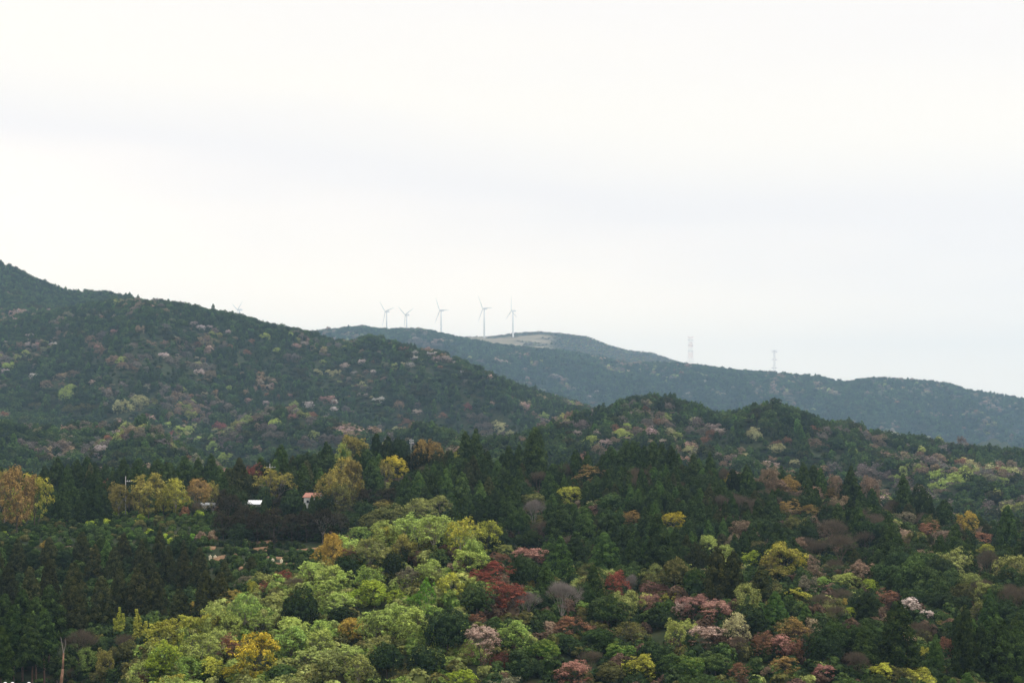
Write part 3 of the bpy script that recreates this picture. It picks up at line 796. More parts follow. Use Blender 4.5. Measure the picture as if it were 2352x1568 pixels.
# light green hill
for s in (('airy', 'yg', 1110, 1130, 240, 240), ('airy', 'yg', 1280, 1100, 240, 220), ('airy', 'palegreen', 1450, 1030, 230, 240), ('airy', 'green', 1640, 965, 250, 240), ('airy', 'ochre', 1540, 945, 180, 110), ('airy', 'gold', 1315, 1020, 110, 110),
          ('airy', 'lime', 1130, 1275, 250, 240), ('airy', 'palegreen', 1370, 1240, 260, 240), ('airy', 'lime', 1080, 1370, 230, 200), ('airy', 'green', 1270, 1390, 240, 180), ('airy', 'palegreen', 960, 1420, 200, 170), ('spray', 'rust', 965, 1470, 90, 110),
          ('spray', 'rust', 1550, 1245, 190, 200), ('airy', 'yellow', 1720, 1240, 300, 290), ('airy', 'yellow', 1545, 1455, 120, 100), ('airy', 'yellow', 1700, 1490, 170, 90), ('airy', 'green', 1740, 1100, 200, 170), ('airy', 'palegreen', 1560, 1110, 200, 160), ('airy', 'yg', 1430, 1390, 180, 160),
          ('round', 'evg', 2020, 930, 240, 270), ('round', 'evg', 2290, 1060, 160, 150), ('spray', 'red', 1900, 810, 130, 110), ('spray', 'maroon', 1800, 880, 140, 80), ('twiggy', 'greybrown', 1980, 850, 150, 110),
          ('airy', 'gold', 2245, 565, 170, 230), ('airy', 'gold', 2190, 640, 150, 150), ('spray', 'rust', 2345, 650, 140, 150), ('round', 'evg', 2350, 705, 160, 170),
          ('airy', 'palegreen', 2100, 750, 200, 150), ('airy', 'palegreen', 2220, 780, 220, 180), ('airy', 'palegreen', 2200, 860, 220, 190), ('airy', 'paleolive', 1770, 830, 150, 110), ('airy', 'greyolive', 1650, 850, 130, 100), ('airy', 'palegreen', 2270, 960, 200, 140),
          ('airy', 'green', 1960, 1190, 240, 220), ('airy', 'palegreen', 2150, 1210, 220, 210), ('airy', 'paleolive', 2080, 1330, 230, 180), ('airy', 'gold', 2330, 1140, 130, 150), ('airy', 'paleolive', 2240, 1330, 220, 200), ('round', 'evgmid', 1900, 1440, 220, 120), ('airy', 'paleolive', 2080, 1440, 200, 120), ('round', 'evg', 1420, 1480, 170, 90), ('airy', 'paleolive', 1850, 960, 170, 130), ('airy', 'yg', 1700, 880, 80, 110)):
    H4(*s[:6], {('airy', 'yellow', 1720): 'big bright yellow tree low on the green hill', ('airy', 'gold', 2245): 'tall golden tree at the edge of the terraces', ('round', 'evg', 2020): 'broad dark evergreen amid the light green hill', ('spray', 'rust', 1550): 'rust-red maple behind the bright yellow tree'}.get(s[:3]))
for s in (('airy', 'paleolive', 690, 310, 180, 130), ('airy', 'paleolive', 560, 330, 220, 160), ('round', 'olive', 350, 370, 230, 170), ('round', 'olive', 210, 430, 170, 130), ('round', 'evgmid', 600, 390, 130, 90),
          ('airy', 'palegreen', 480, 440, 260, 190), ('airy', 'palegreen', 650, 445, 280, 220), ('airy', 'palegreen', 310, 480, 220, 170), ('airy', 'yg', 830, 470, 220, 230), ('airy', 'yg', 1000, 485, 210, 200), ('airy', 'ochre', 440, 570, 180, 170),
          ('airy', 'paleolive', 220, 600, 240, 200), ('airy', 'paleolive', 330, 660, 190, 150), ('airy', 'green', 150, 520, 140, 110), ('round', 'evg', 380, 700, 140, 190), ('airy', 'palegreen', 870, 665, 250, 170), ('airy', 'palegreen', 640, 740, 220, 160), ('airy', 'greyolive', 480, 790, 190, 180), ('airy', 'palegreen', 1120, 640, 130, 90),
          ('airy', 'lime', 250, 875, 220, 180), ('airy', 'lime', 130, 940, 170, 130), ('airy', 'lime', 390, 940, 160, 130), ('airy', 'bright', 600, 860, 130, 200), ('airy', 'bright', 530, 970, 140, 110), ('airy', 'yg', 765, 830, 190, 190), ('airy', 'olive', 560, 650, 200, 110),
          ('round', 'evg', 50, 715, 170, 210), ('airy', 'palegreen', 40, 810, 160, 150), ('cherry', 'pinkred', 1280, 655, 240, 150), ('spray', 'red', 1060, 750, 190, 150), ('spray', 'red', 950, 805, 140, 110), ('spray', 'red', 1110, 880, 260, 210), ('spray', 'rust', 1080, 690, 130, 90), ('spray', 'maroon', 1050, 990, 150, 100),
          ('round', 'evg', 1255, 725, 180, 230), ('round', 'evgmid', 935, 890, 190, 210), ('cedar', 'cedarlight', 1500, 590, 220, 340), ('cedar', 'cedarlight', 1400, 760, 160, 220), ('bare', 'greybrown', 1510, 880, 260, 260), ('bare', 'greybrown', 1270, 950, 200, 190), ('bare', 'greybrown', 1320, 330, 150, 170),
          ('spray', 'red', 1870, 820, 160, 180), ('spray', 'pinkred', 2130, 885, 180, 120), ('cherry', 'pinkred', 2100, 960, 150, 140), ('bare', 'greybrown', 1975, 800, 110, 190), ('round', 'evgmid', 1810, 990, 230, 190), ('airy', 'green', 1650, 1020, 90, 110), ('spray', 'rust', 1570, 1120, 240, 150), ('spray', 'rust', 940, 1090, 130, 100),
          ('cherry', 'pinkbrown', 960, 1170, 240, 290), ('airy', 'green', 1190, 1150, 230, 210), ('round', 'evgbright', 1390, 1280, 210, 170), ('round', 'evgmid', 1750, 1185, 210, 170), ('airy', 'olive', 1980, 1160, 220, 140), ('round', 'evgbright', 1900, 1285, 200, 120), ('round', 'evg', 2150, 1060, 160, 140), ('airy', 'palegreen', 2270, 1140, 150, 190),
          ('cherry', 'pinkbrown', 2320, 1010, 120, 140), ('airy', 'yg', 2250, 950, 160, 90), ('round', 'evg', 740, 1040, 270, 330), ('round', 'evg', 590, 1310, 230, 250), ('round', 'evg', 330, 1310, 190, 230), ('airy', 'gold', 105, 1130, 180, 170), ('airy', 'palegreen', 280, 1060, 250, 230), ('airy', 'palegreen', 510, 1065, 240, 240),
          ('airy', 'paleolive', 140, 1370, 200, 190), ('airy', 'lime', 830, 1475, 240, 120), ('round', 'evg', 1230, 1350, 230, 210), ('cherry', 'pinkred', 1590, 1415, 270, 170), ('twiggy', 'greybrown', 1710, 1345, 190, 120), ('round', 'olive', 1830, 1430, 190, 140), ('airy', 'yg', 2050, 1375, 210, 180), ('round', 'evgmid', 2250, 1370, 200, 190),
          ('round', 'evgmid', 1060, 1120, 110, 100), ('spray', 'maroon', 1100, 1360, 130, 130), ('round', 'evgmid', 1650, 900, 150, 140), ('round', 'evgmid', 1400, 1080, 160, 110), ('airy', 'olive', 430, 1440, 180, 120), ('round', 'evgmid', 1480, 1230, 170, 120), ('airy', 'ochre', 1300, 880, 110, 80),
          ('airy', 'ochre', 100, 60, 190, 280), ('airy', 'yellow', 390, 35, 190, 150), ('airy', 'ochre', 320, 80, 120, 180), ('cedar', 'cedar', 240, 50, 160, 260), ('cedar', 'cedar', 130, 30, 110, 160), ('round', 'ochre', 300, 340, 130, 90),
          ('cedar', 'cedar', 1010, 310, 150, 210), ('cedar', 'cedar', 1150, 320, 150, 230), ('round', 'cedar', 1220, 410, 130, 200), ('cedar', 'cedar', 880, 320, 120, 170), ('round', 'olive', 1310, 280, 170, 130), ('cedar', 'cedarlight', 1420, 150, 110, 180), ('airy', 'yg', 1570, 250, 190, 120), ('twiggy', 'tan', 1540, 90, 190, 130), ('spray', 'orange', 1700, 110, 230, 90),
          ('cedar', 'cedar', 1500, 370, 200, 260), ('cedar', 'cedarlight', 1660, 400, 170, 250), ('cedar', 'cedar', 1830, 440, 190, 260), ('cedar', 'cedarlight', 1790, 560, 230, 290), ('cedar', 'cedar', 2150, 440, 250, 430), ('airy', 'yellow', 2250, 420, 180, 120), ('spray', 'orange', 1965, 410, 130, 100), ('round', 'cedar', 1300, 560, 160, 120),
          ('twiggy', 'brown', 1380, 470, 150, 130), ('twiggy', 'brown', 1350, 140, 150, 130), ('airy', 'cream', 1730, 345, 130, 60), ('round', 'evgmid', 1850, 300, 200, 120), ('cedar', 'cedar', 1600, 560, 170, 220)):
    H5(*s[:6], {('cherry', 'pinkred', 1280): 'pink-red cherry above the twin red maples', ('spray', 'red', 1110): 'crimson maple, lower of the red pair', ('spray', 'red', 1060): 'red maple, upper of the red pair', ('bare', 'greybrown', 1510): 'large leafless fan-shaped tree right of the red maples',
                ('airy', 'bright', 600): 'narrow vivid green tree on the light hill', ('cherry', 'pinkbrown', 960): 'tall pink-brown cherry at bottom centre', ('round', 'evg', 740): 'massive dark evergreen at bottom centre', ('cedar', 'cedar', 2150): 'great cedar beside the small yellow tree',
                ('airy', 'yellow', 2250): 'small yellow tree behind the great cedar', ('spray', 'orange', 1700): 'orange-leaved tree high on the cedar slope', ('cherry', 'pinkred', 1590): 'pink-red cherry at the bottom edge', ('airy', 'palegreen', 480): 'pale green tree crowning the light hill', ('round', 'evgbright', 1390): 'glossy yellow-green evergreen low in the centre', ('spray', 'red', 1870): 'upright red maple beside white bare stems'}.get(s[:3]))
for s in (('cedar', 'cedar', 870, 85, 110, 150), ('cedar', 'cedar', 1190, 115, 130, 260), ('cedar', 'cedar', 1540, 170, 130, 210), ('round', 'cedar', 1660, 225, 160, 230), ('cedar', 'cedar', 1815, 340, 140, 200), ('cedar', 'cedar', 2240, 380, 150, 320), ('cedar', 'cedar', 1330, 260, 100, 160), ('cedar', 'cedarlight', 985, 130, 90, 140), ('cedar', 'cedar', 500, 130, 110, 180), ('cedar', 'cedar', 395, 130, 100, 170), ('cedar', 'cedar', 240, 20, 110, 150), ('cedar', 'cedar', 130, 30, 110, 160),
          ('airy', 'yellow', 375, 60, 80, 50), ('airy', 'gold', 1975, 415, 140, 150), ('twiggy', 'tan', 2110, 660, 140, 200), ('airy', 'yg', 2100, 635, 150, 80), ('spray', 'rust', 2080, 560, 150, 90), ('twiggy', 'tan', 340, 105, 100, 80), ('airy', 'tan', 640, 120, 150, 80), ('spray', 'orange', 790, 180, 180, 90), ('airy', 'tan', 690, 200, 170, 90), ('airy', 'tan', 1085, 170, 110, 90), ('airy', 'tan', 1320, 185, 140, 110),
          ('spray', 'orange', 780, 335, 160, 110), ('spray', 'orange', 910, 370, 120, 90), ('spray', 'orange', 1050, 260, 110, 80), ('twiggy', 'brown', 1050, 460, 280, 180), ('twiggy', 'brown', 1120, 560, 260, 190), ('twiggy', 'brown', 1290, 540, 160, 140), ('twiggy', 'brown', 970, 600, 170, 150), ('twiggy', 'greybrown', 1480, 330, 130, 110), ('spray', 'rust', 1720, 480, 150, 110), ('airy', 'greyolive', 1560, 420, 150, 90),
          ('airy', 'palegreen', 240, 575, 150, 130), ('airy', 'palegreen', 340, 640, 150, 130), ('airy', 'lime', 530, 680, 150, 120), ('airy', 'yg', 730, 630, 250, 200), ('airy', 'ochre', 640, 700, 150, 140), ('airy', 'yellow', 830, 700, 120, 130), ('airy', 'ochre', 700, 790, 160, 90),
          ('round', 'cedarbrown', 160, 610, 140, 230), ('cedar', 'cedarbrown', 290, 660, 170, 340), ('cedar', 'cedarbrown', 400, 690, 150, 300), ('cedar', 'cedarbrown', 590, 780, 190, 260), ('round', 'cedar', 130, 810, 140, 140),
          ('cherry', 'pinkred', 130, 960, 220, 170), ('cherry', 'pinkred', 270, 1000, 220, 170), ('cherry', 'pinkbrown', 210, 1180, 250, 160), ('airy', 'cream', 430, 1100, 180, 200), ('cedar', 'cedarlight', 680, 950, 170, 230), ('airy', 'yg', 830, 935, 160, 100), ('cedar', 'cedarlight', 885, 1050, 130, 140), ('spray', 'orange', 800, 1135, 180, 180), ('spray', 'rust', 600, 1220, 150, 160), ('cherry', 'pinkred', 720, 1240, 180, 180), ('spray', 'rust', 830, 1270, 130, 160), ('airy', 'orange', 740, 1380, 230, 150),
          ('airy', 'green', 1010, 855, 130, 90), ('airy', 'palegreen', 1180, 830, 150, 100), ('airy', 'lime', 1330, 870, 140, 90), ('airy', 'gold', 1145, 1000, 70, 90), ('airy', 'lime', 1185, 1060, 90, 80), ('cedar', 'cedar', 1300, 960, 170, 200), ('spray', 'rust', 1430, 935, 170, 110), ('cherry', 'blossom', 1590, 990, 140, 130), ('cherry', 'blossom', 1700, 1070, 100, 90), ('airy', 'olive', 1940, 900, 200, 140),
          ('cedar', 'cedar', 1500, 1030, 250, 430), ('round', 'evg', 1000, 1170, 240, 250), ('twiggy', 'brown', 1220, 1350, 210, 170), ('cedar', 'cedarlight', 1760, 1240, 110, 260), ('airy', 'rust', 1830, 1265, 110, 150), ('airy', 'yg', 1680, 1290, 80, 150), ('twiggy', 'greybrown', 1640, 1150, 160, 150), ('airy', 'paleolive', 1560, 1190, 130, 120),
          ('cedar', 'cedar', 1960, 1060, 190, 450), ('cedar', 'cedarlight', 2120, 940, 150, 300), ('cedar', 'cedar', 2180, 1120, 240, 420), ('cedar', 'cedar', 2300, 1180, 190, 380), ('cedar', 'cedar', 2060, 1180, 190, 380), ('airy', 'yg', 1650, 1470, 240, 110), ('airy', 'yg', 1400, 1430, 170, 120), ('cherry', 'pinkred', 1010, 1440, 160, 130), ('round', 'evgbright', 100, 1370, 220, 190), ('round', 'evgmid', 280, 1380, 180, 160),
          ('spray', 'rust', 440, 1430, 120, 130), ('airy', 'tan', 630, 1460, 110, 100), ('round', 'evgbright', 730, 1490, 150, 80), ('spray', 'red', 870, 1535, 130, 50), ('airy', 'greyolive', 900, 850, 150, 150), ('twiggy', 'brown', 1000, 960, 200, 140), ('twiggy', 'brown', 1080, 1040, 170, 130), ('airy', 'palegreen', 90, 1150, 180, 130), ('twiggy', 'greybrown', 430, 1240, 150, 140), ('round', 'evg', 1870, 970, 220, 140), ('round', 'evg', 1740, 960, 160, 120), ('airy', 'olive', 1500, 1460, 200, 110), ('spray', 'rust', 1800, 1085, 120, 60)):
    H6(*s[:6], {('cedar', 'cedar', 1190): 'lone spire-shaped cedar rising over the right-hand ridge', ('cedar', 'cedar', 1540): 'taller of the paired dark trees on the right-hand ridge', ('airy', 'yg', 730): 'glowing yellow-green tree among dark cedars', ('airy', 'lime', 530): 'lime tree beside the glowing yellow-green one', ('cherry', 'pinkred', 130): 'broad pink-red cherry, left half',
                ('cherry', 'pinkbrown', 210): 'low pink-and-white cherry near the bottom', ('airy', 'cream', 430): 'creamy domed tree between cherries', ('cedar', 'cedarlight', 680): 'bright green young cedar', ('spray', 'orange', 800): 'orange-brown tree beside the young cedar', ('cherry', 'blossom', 1590): 'pale pink cherry behind the big dark cedar',
                ('cedar', 'cedar', 1500): 'big dark cedar with pink blossom behind it', ('cedar', 'cedarlight', 1760): 'slim dark cedar near the bottom edge', ('airy', 'gold', 1975): 'golden-tipped tree at the ridge gap', ('cedar', 'cedar', 2240): 'tall dark cedar near the right edge', ('airy', 'lime', 1330): 'small lime tree by the rust-red bank', ('airy', 'olive', 1940): 'soft olive tree between dark cedars'}.get(s[:3]))
for s in (('airy', 'ochre', 100, 1320, 190, 120), ('airy', 'orange', 555, 1345, 130, 100), ('airy', 'orange', 655, 1335, 130, 110), ('round', 'cedarbrown', 560, 1400, 170, 110), ('round', 'cedarbrown', 660, 1420, 150, 110), ('cedar', 'cedar', 260, 1320, 120, 160), ('cedar', 'cedar', 340, 1340, 110, 160), ('round', 'evg', 420, 1320, 150, 190), ('cedar', 'cedar', 860, 1310, 140, 200), ('cedar', 'cedar', 930, 1290, 130, 210),
          ('cedar', 'cedar', 1330, 1280, 190, 290), ('cedar', 'cedar', 1220, 1395, 110, 140), ('round', 'cedar', 1480, 1390, 130, 150), ('cedar', 'cedar', 1150, 1400, 100, 130), ('airy', 'yg', 790, 1365, 90, 70), ('round', 'evgmid', 200, 1385, 130, 100), ('airy', 'palegreen', 30, 1345, 120, 90), ('cedar', 'cedar', 1940, 1365, 120, 180), ('cedar', 'cedar', 2010, 1380, 120, 170), ('cedar', 'cedar', 2120, 1370, 130, 180), ('cedar', 'cedar', 2180, 1390, 110, 160), ('cedar', 'cedar', 2240, 1400, 120, 160), ('cedar', 'cedar', 2060, 1400, 110, 160), ('cedar', 'cedar', 1830, 1410, 110, 150), ('cedar', 'cedar', 1600, 1430, 110, 130), ('cedar', 'cedar', 1680, 1440, 110, 130)):
    H2(*s[:6], {('airy', 'ochre', 100): 'ochre dome-shaped tree on the ridge crest', ('airy', 'orange', 655): 'orange-topped tree on the ridge by the small pole', ('cedar', 'cedar', 1330): 'tallest spire-topped cedar standing on the middle ridge'}.get(s[:3]))

# accents on the mid and far hills: list, x, y, w, h
def FA(ox, oy, sp, pal, pts, y0=860, y1=4190):
    pal = {'white': 'farwhite', 'blossom': 'farblossom', 'pinkred': 'farpink', 'red': 'farred'}.get(pal, pal)
    for zx, zy, w, h in pts:
        px, py, ww, hh = ox + zx * ZM, oy + zy * ZM, w * ZM, h * ZM
        Y = find_y(px, py + hh * 0.75, y0, y1)
        nn = max(1, int(round(ww / F * Y / 10.0))); mm = max(1, int(round(hh / ww * nn * 0.7)))
        for m in range(mm):
            for i in range(nn):
                a = px + (i + 0.5 - nn / 2) * ww / nn + rng.normal() * 1.2; b = py + m * hh * 0.5 / mm + rng.normal() * 0.8
                plant(sp, pal, a, b, ww / nn * 1.2 + 1.5, max(hh / mm * 0.95, 8.5 / Y * F * 0.7), 1.25, y0, y1, far=True)


O1, O2, O3 = (0, 545.5), (775.2, 545.5), (1548, 689)
FA(*O1, 'cherry', 'white', [(390, 470, 60, 36), (330, 475, 36, 28), (550, 460, 25, 15), (1345, 585, 60, 32), (1095, 770, 65, 42), (225, 910, 45, 38), (35, 885, 60, 36), (2075, 1100, 65, 40), (2240, 1083, 46, 22), (2240, 1135, 60, 42), (685, 1390, 95, 100), (800, 1290, 80, 40), (1530, 615, 40, 18), (760, 500, 20, 12), (680, 512, 20, 12), (360, 700, 50, 34)])
FA(*O1, 'cherry', 'blossom', [(2050, 700, 60, 32), (190, 700, 60, 40), (200, 640, 40, 30), (240, 710, 40, 30), (1410, 590, 40, 26), (1540, 615, 30, 14), (1330, 870, 90, 40), (50, 690, 40, 30), (1790, 1090, 40, 30), (2310, 850, 60, 40), (1300, 560, 50, 30)])
FA(*O1, 'cherry', 'pinkred', [(1670, 1075, 55, 38), (1955, 1045, 50, 32), (2200, 1065, 110, 60), (1965, 1175, 60, 48), (780, 615, 50, 38), (660, 715, 50, 48), (270, 700, 46, 40), (1990, 710, 70, 34), (230, 1300, 60, 20)])
FA(*O1, 'spray', 'red', [(1470, 1235, 70, 45), (1510, 1262, 60, 40), (1165, 1305, 100, 40), (905, 1245, 60, 46)])
FA(*O1, 'spray', 'rust', [(1470, 1305, 60, 36), (1330, 700, 50, 46), (1650, 755, 70, 24), (75, 1260, 110, 30), (990, 1175, 40, 20), (1800, 1040, 40, 20), (1875, 1060, 30, 20), (335, 655, 30, 24), (75, 720, 40, 20), (1700, 685, 60, 26)])
FA(*O1, 'airy', 'tan', [(430, 630, 100, 38), (940, 590, 60, 50), (640, 700, 90, 30), (600, 660, 70, 36), (700, 740, 90, 36), (770, 795, 80, 34), (830, 835, 70, 30), (900, 865, 50, 26), (420, 905, 90, 30), (500, 890, 70, 40), (1410, 895, 90, 22), (1010, 700, 80, 30), (1100, 690, 70, 30), (310, 960, 70, 22), (410, 970, 50, 22)])
FA(*O1, 'airy', 'greybrown', [(690, 625, 80, 50), (960, 780, 110, 56), (860, 780, 70, 44), (890, 830, 120, 50), (1160, 800, 90, 40), (1340, 840, 120, 50), (1420, 850, 80, 40), (2100, 1200, 90, 50), (1800, 1250, 120, 50), (1850, 1300, 160, 40), (1640, 1180, 90, 60), (620, 1370, 100, 60), (1240, 760, 100, 30), (2200, 1320, 130, 60), (2060, 1360, 130, 60), (1110, 580, 60, 30), (1960, 780, 100, 60), (640, 1410, 60, 50), (240, 840, 50, 30)])
FA(*O1, 'airy', 'palegreen', [(440, 1010, 90, 80), (490, 980, 80, 40), (590, 1235, 50, 40), (1230, 1265, 120, 50), (1340, 1335, 100, 40), (1430, 1370, 80, 50), (1470, 1410, 50, 40), (960, 1215, 90, 36), (980, 1255, 60, 30), (770, 1330, 110, 60), (1520, 1450, 90, 56), (1925, 1135, 66, 46), (1980, 1100, 70, 26), (60, 835, 90, 56), (820, 800, 60, 34), (2180, 820, 40, 26), (1130, 1235, 50, 30), (1850, 1220, 70, 24), (450, 530, 26, 26), (1870, 740, 50, 30), (1780, 640, 60, 20), (1540, 995, 40, 30)])
FA(*O1, 'airy', 'cream', [(820, 1090, 120, 110), (940, 1060, 90, 80), (905, 1110, 120, 50), (2240, 890, 100, 32), (2130, 888, 60, 16), (1330, 830, 60, 30), (1250, 1300, 60, 20)])
FA(*O1, 'airy', 'olive', [(540, 1120, 200, 40), (480, 1135, 130, 30), (240, 1110, 100, 40), (1000, 1080, 120, 30), (360, 1240, 60, 40)])
FA(*O2, 'cherry', 'white', [(520, 755, 46, 36), (525, 790, 46, 24), (490, 835, 50, 32), (640, 765, 76, 40), (820, 825, 80, 26), (230, 885, 34, 28), (120, 890, 42, 32), (165, 815, 42, 20), (1000, 900, 30, 14), (1065, 925, 48, 24), (1120, 960, 34, 22), (1225, 965, 70, 20), (835, 885, 42, 36), (285, 1063, 66, 22), (1307, 985, 20, 14), (780, 1310, 1, 1)][:-1])
FA(*O2, 'cherry', 'blossom', [(700, 790, 110, 50), (750, 805, 50, 30), (390, 700, 60, 26), (155, 1040, 40, 28), (60, 840, 50, 26), (2185, 1345, 50, 36), (1800, 1350, 70, 56), (1465, 915, 50, 34), (1245, 877, 20, 14), (1740, 1020, 30, 14), (1690, 1055, 30, 20), (1360, 1010, 30, 12), (525, 665, 50, 20), (540, 1150, 70, 34), (1610, 1290, 50, 24), (185, 1045, 20, 30)])
FA(*O2, 'spray', 'red', [(885, 1115, 76, 42)])
FA(*O2, 'spray', 'rust', [(700, 1180, 76, 44), (480, 1220, 90, 36), (425, 1185, 40, 24), (1855, 1255, 76, 34), (1600, 1130, 50, 22), (2060, 1130, 50, 30), (1640, 1440, 90, 24), (2150, 1215, 60, 24), (450, 730, 70, 30), (240, 820, 20, 10), (80, 1060, 20, 10), (1720, 1100, 50, 30)])
FA(*O2, 'airy', 'greybrown', [(940, 1180, 130, 90), (980, 1240, 140, 60), (1060, 1310, 150, 60), (540, 680, 130, 60), (640, 710, 130, 50), (300, 1250, 60, 30), (2060, 1220, 110, 60), (1980, 1160, 90, 50), (1700, 1170, 110, 50), (1550, 1230, 100, 30), (2220, 1110, 100, 40), (1900, 1200, 80, 40), (1440, 930, 60, 20), (20, 1330, 80, 40), (2240, 1240, 60, 30), (1650, 1230, 90, 40), (960, 820, 50, 26), (860, 950, 40, 20)])
FA(*O2, 'airy', 'tan', [(1010, 1290, 110, 50), (1250, 1350, 80, 40), (1100, 1350, 90, 40), (2120, 1080, 110, 30), (2060, 1250, 60, 30), (1860, 1340, 80, 40), (1750, 1390, 70, 30), (2270, 1390, 60, 30), (420, 1100, 70, 20), (1500, 1240, 60, 20), (220, 960, 30, 12)])
FA(*O2, 'airy', 'cream', [(1100, 1240, 90, 50), (1130, 1290, 110, 50), (1060, 1220, 60, 40), (2230, 1280, 90, 50), (1870, 1140, 50, 30), (1550, 1220, 50, 24), (2110, 1065, 60, 24), (2180, 1270, 50, 40), (390, 1270, 70, 26), (1290, 1090, 20, 16), (1670, 1180, 60, 26)])
FA(*O2, 'airy', 'palegreen', [(2280, 1300, 90, 50), (1920, 1280, 110, 40), (1710, 1330, 90, 40), (1840, 1180, 70, 30), (1380, 1180, 80, 22), (2200, 1180, 90, 30), (1950, 1250, 60, 30)])
FA(*O3, 'airy', 'greybrown', [(150, 790, 110, 60), (100, 850, 80, 50), (190, 860, 80, 50), (1060, 850, 150, 56), (1000, 890, 80, 30), (1790, 970, 120, 60), (1430, 1150, 120, 60), (1340, 1130, 60, 30), (90, 640, 80, 30), (1680, 1200, 70, 30), (1150, 860, 60, 40), (1900, 640, 70, 20), (2290, 880, 60, 20), (800, 650, 90, 20)])
FA(*O3, 'cherry', 'blossom', [(270, 825, 100, 46), (310, 860, 70, 40), (2165, 1065, 70, 28), (100, 620, 40, 20), (330, 620, 26, 12), (210, 535, 30, 10)])
FA(*O3, 'spray', 'rust', [(215, 915, 66, 44), (765, 920, 48, 32), (250, 870, 60, 36), (935, 850, 66, 50), (695, 940, 50, 20), (1790, 1345, 120, 36), (1885, 1405, 80, 50), (2120, 1410, 50, 24), (940, 800, 50, 20), (2220, 1020, 40, 20), (1500, 840, 40, 30)])
FA(*O3, 'spray', 'red', [(2010, 1250, 60, 34), (2060, 1248, 70, 40)])
FA(*O3, 'airy', 'tan', [(1385, 900, 80, 80), (1390, 940, 70, 50), (1070, 1180, 100, 60), (1330, 1200, 130, 80), (660, 1045, 80, 34), (440, 985, 60, 30), (950, 930, 100, 10), (1170, 840, 70, 30), (330, 1080, 60, 20), (1850, 1300, 60, 20)])
FA(*O3, 'airy', 'cream', [(530, 860, 110, 44), (700, 965, 80, 36), (490, 1030, 46, 26), (1460, 885, 110, 30), (1600, 910, 60, 26), (1690, 915, 60, 30), (130, 790, 80, 30), (100, 980, 80, 26), (810, 1070, 60, 22), (1080, 820, 60, 24), (560, 890, 60, 26), (1000, 800, 60, 24)])
FA(*O3, 'airy', 'palegreen', [(1760, 1140, 120, 40), (1880, 1160, 120, 40), (1830, 1200, 150, 40), (1720, 1230, 100, 40), (1920, 1200, 90, 36), (2205, 1185, 70, 60), (2270, 1140, 50, 40), (1500, 1170, 50, 50), (1790, 1260, 110, 40), (1420, 1310, 80, 34), (2290, 1410, 50, 40)])

BOXES = [(t['px'] - t['w'] * .5, t['py'], t['px'] + t['w'] * .5, t['py'] + t['h'], t['Y']) for t in TREES]
# things that trees must not cover: white sheds, poles, terraces
KEEP = [(466, 1154, 492, 1170, 440), (560, 1148, 604, 1157, 450), (704, 1123, 742, 1166, 452), (284, 1094, 294, 1172, 430), (470, 1238, 745, 1300, 395), (940, 1005, 950, 1022, 480), (134, 1458, 150, 1568, 215)]
BX = np.array([b[:4] for b in BOXES]); BY = np.array([b[4] for b in BOXES])


def zone(px, py, Y, r):
    """species and colour for a filler tree whose top shows about (px, py)"""
    u = r.random()
    hill = np.interp(px, [200, 330, 540, 740, 900, 1000, 1100, 1160, 1300], [1560, 1420, 1310, 1235, 1170, 1160, 1190, 1260, 1400])
    def pick(opts):
        v = r.random() * sum(o[2] for o in opts)
        for o in opts:
            v -= o[2]
            if v <= 0: return o[0], o[1]
        return opts[0][0], opts[0][1]
    if Y < 345:
        if px < 560 and py < hill - 6 or px < 230:
            return pick([('cedar', 'cedar', 6), ('cedar', 'cedarbrown', 3), ('cedar', 'cedarlight', 1)])
        if px < 1080 and py > 1500 and px > 560:
            return pick([('round', 'evgmid', 3), ('airy', 'paleolive', 3), ('round', 'evg', 3), ('airy', 'green', 2)])
        if px < 1000 or (px < 1140 and py < 1290):
            return pick([('airy', 'palegreen', 5), ('airy', 'paleolive', 4), ('airy', 'green', 3), ('airy', 'yg', 2.5), ('round', 'evgmid', 0.7), ('twiggy', 'greybrown', 0.7), ('airy', 'olive', 1.0)])
        if px > 2030 and py > 1380:
            return pick([('cedar', 'cedar', 6), ('cedar', 'cedarlight', 2), ('round', 'evg', 1)])
        return pick([('round', 'evg', 4), ('round', 'evgmid', 5), ('cedar', 'cedar', 1.5), ('airy', 'olive', 2), ('airy', 'greyolive', 1.0), ('twiggy', 'brown', 2.2), ('spray', 'rust', 0.2), ('airy', 'paleolive', 0.8), ('round', 'olive', 1)])
    if 480 < px < 900 and py > 1100:
        return pick([('round', 'evg', 5), ('airy', 'darkbrown', 3)])
    if px > 1680:
        return pick([('cedar', 'cedar', 6), ('cedar', 'cedarbrown', 1), ('twiggy', 'brown', 2.5), ('airy', 'tan', 0.8), ('round', 'evg', 2), ('airy', 'olive', 0.4)])
    return pick([('cedar', 'cedar', 6), ('cedar', 'cedarlight', 1.5), ('round', 'evg', 2), ('cedar', 'cedarbrown', 1), ('twiggy', 'brown', 0.35)])


def in_orchard(X, Y):
    px = CX + X / Y * F
    if (364 < Y < 436 and px < 480): return True
    if (318 < Y < 412 and 455 < px < 760): return True
    return False


fr = np.random.default_rng(5)
cell = 3.0; occ = {}


def occupied(X, Y, rad):
    ci, cj = int(X // cell), int(Y // cell); kx = 3
    for a in range(ci - kx, ci + kx + 1):
        for b in range(cj - kx, cj + kx + 1):
            for (x, y, rr) in occ.get((a, b), ()):
                if (x - X) ** 2 + (y - Y) ** 2 < (0.62 * (rad + rr)) ** 2:
                    return True
    return False


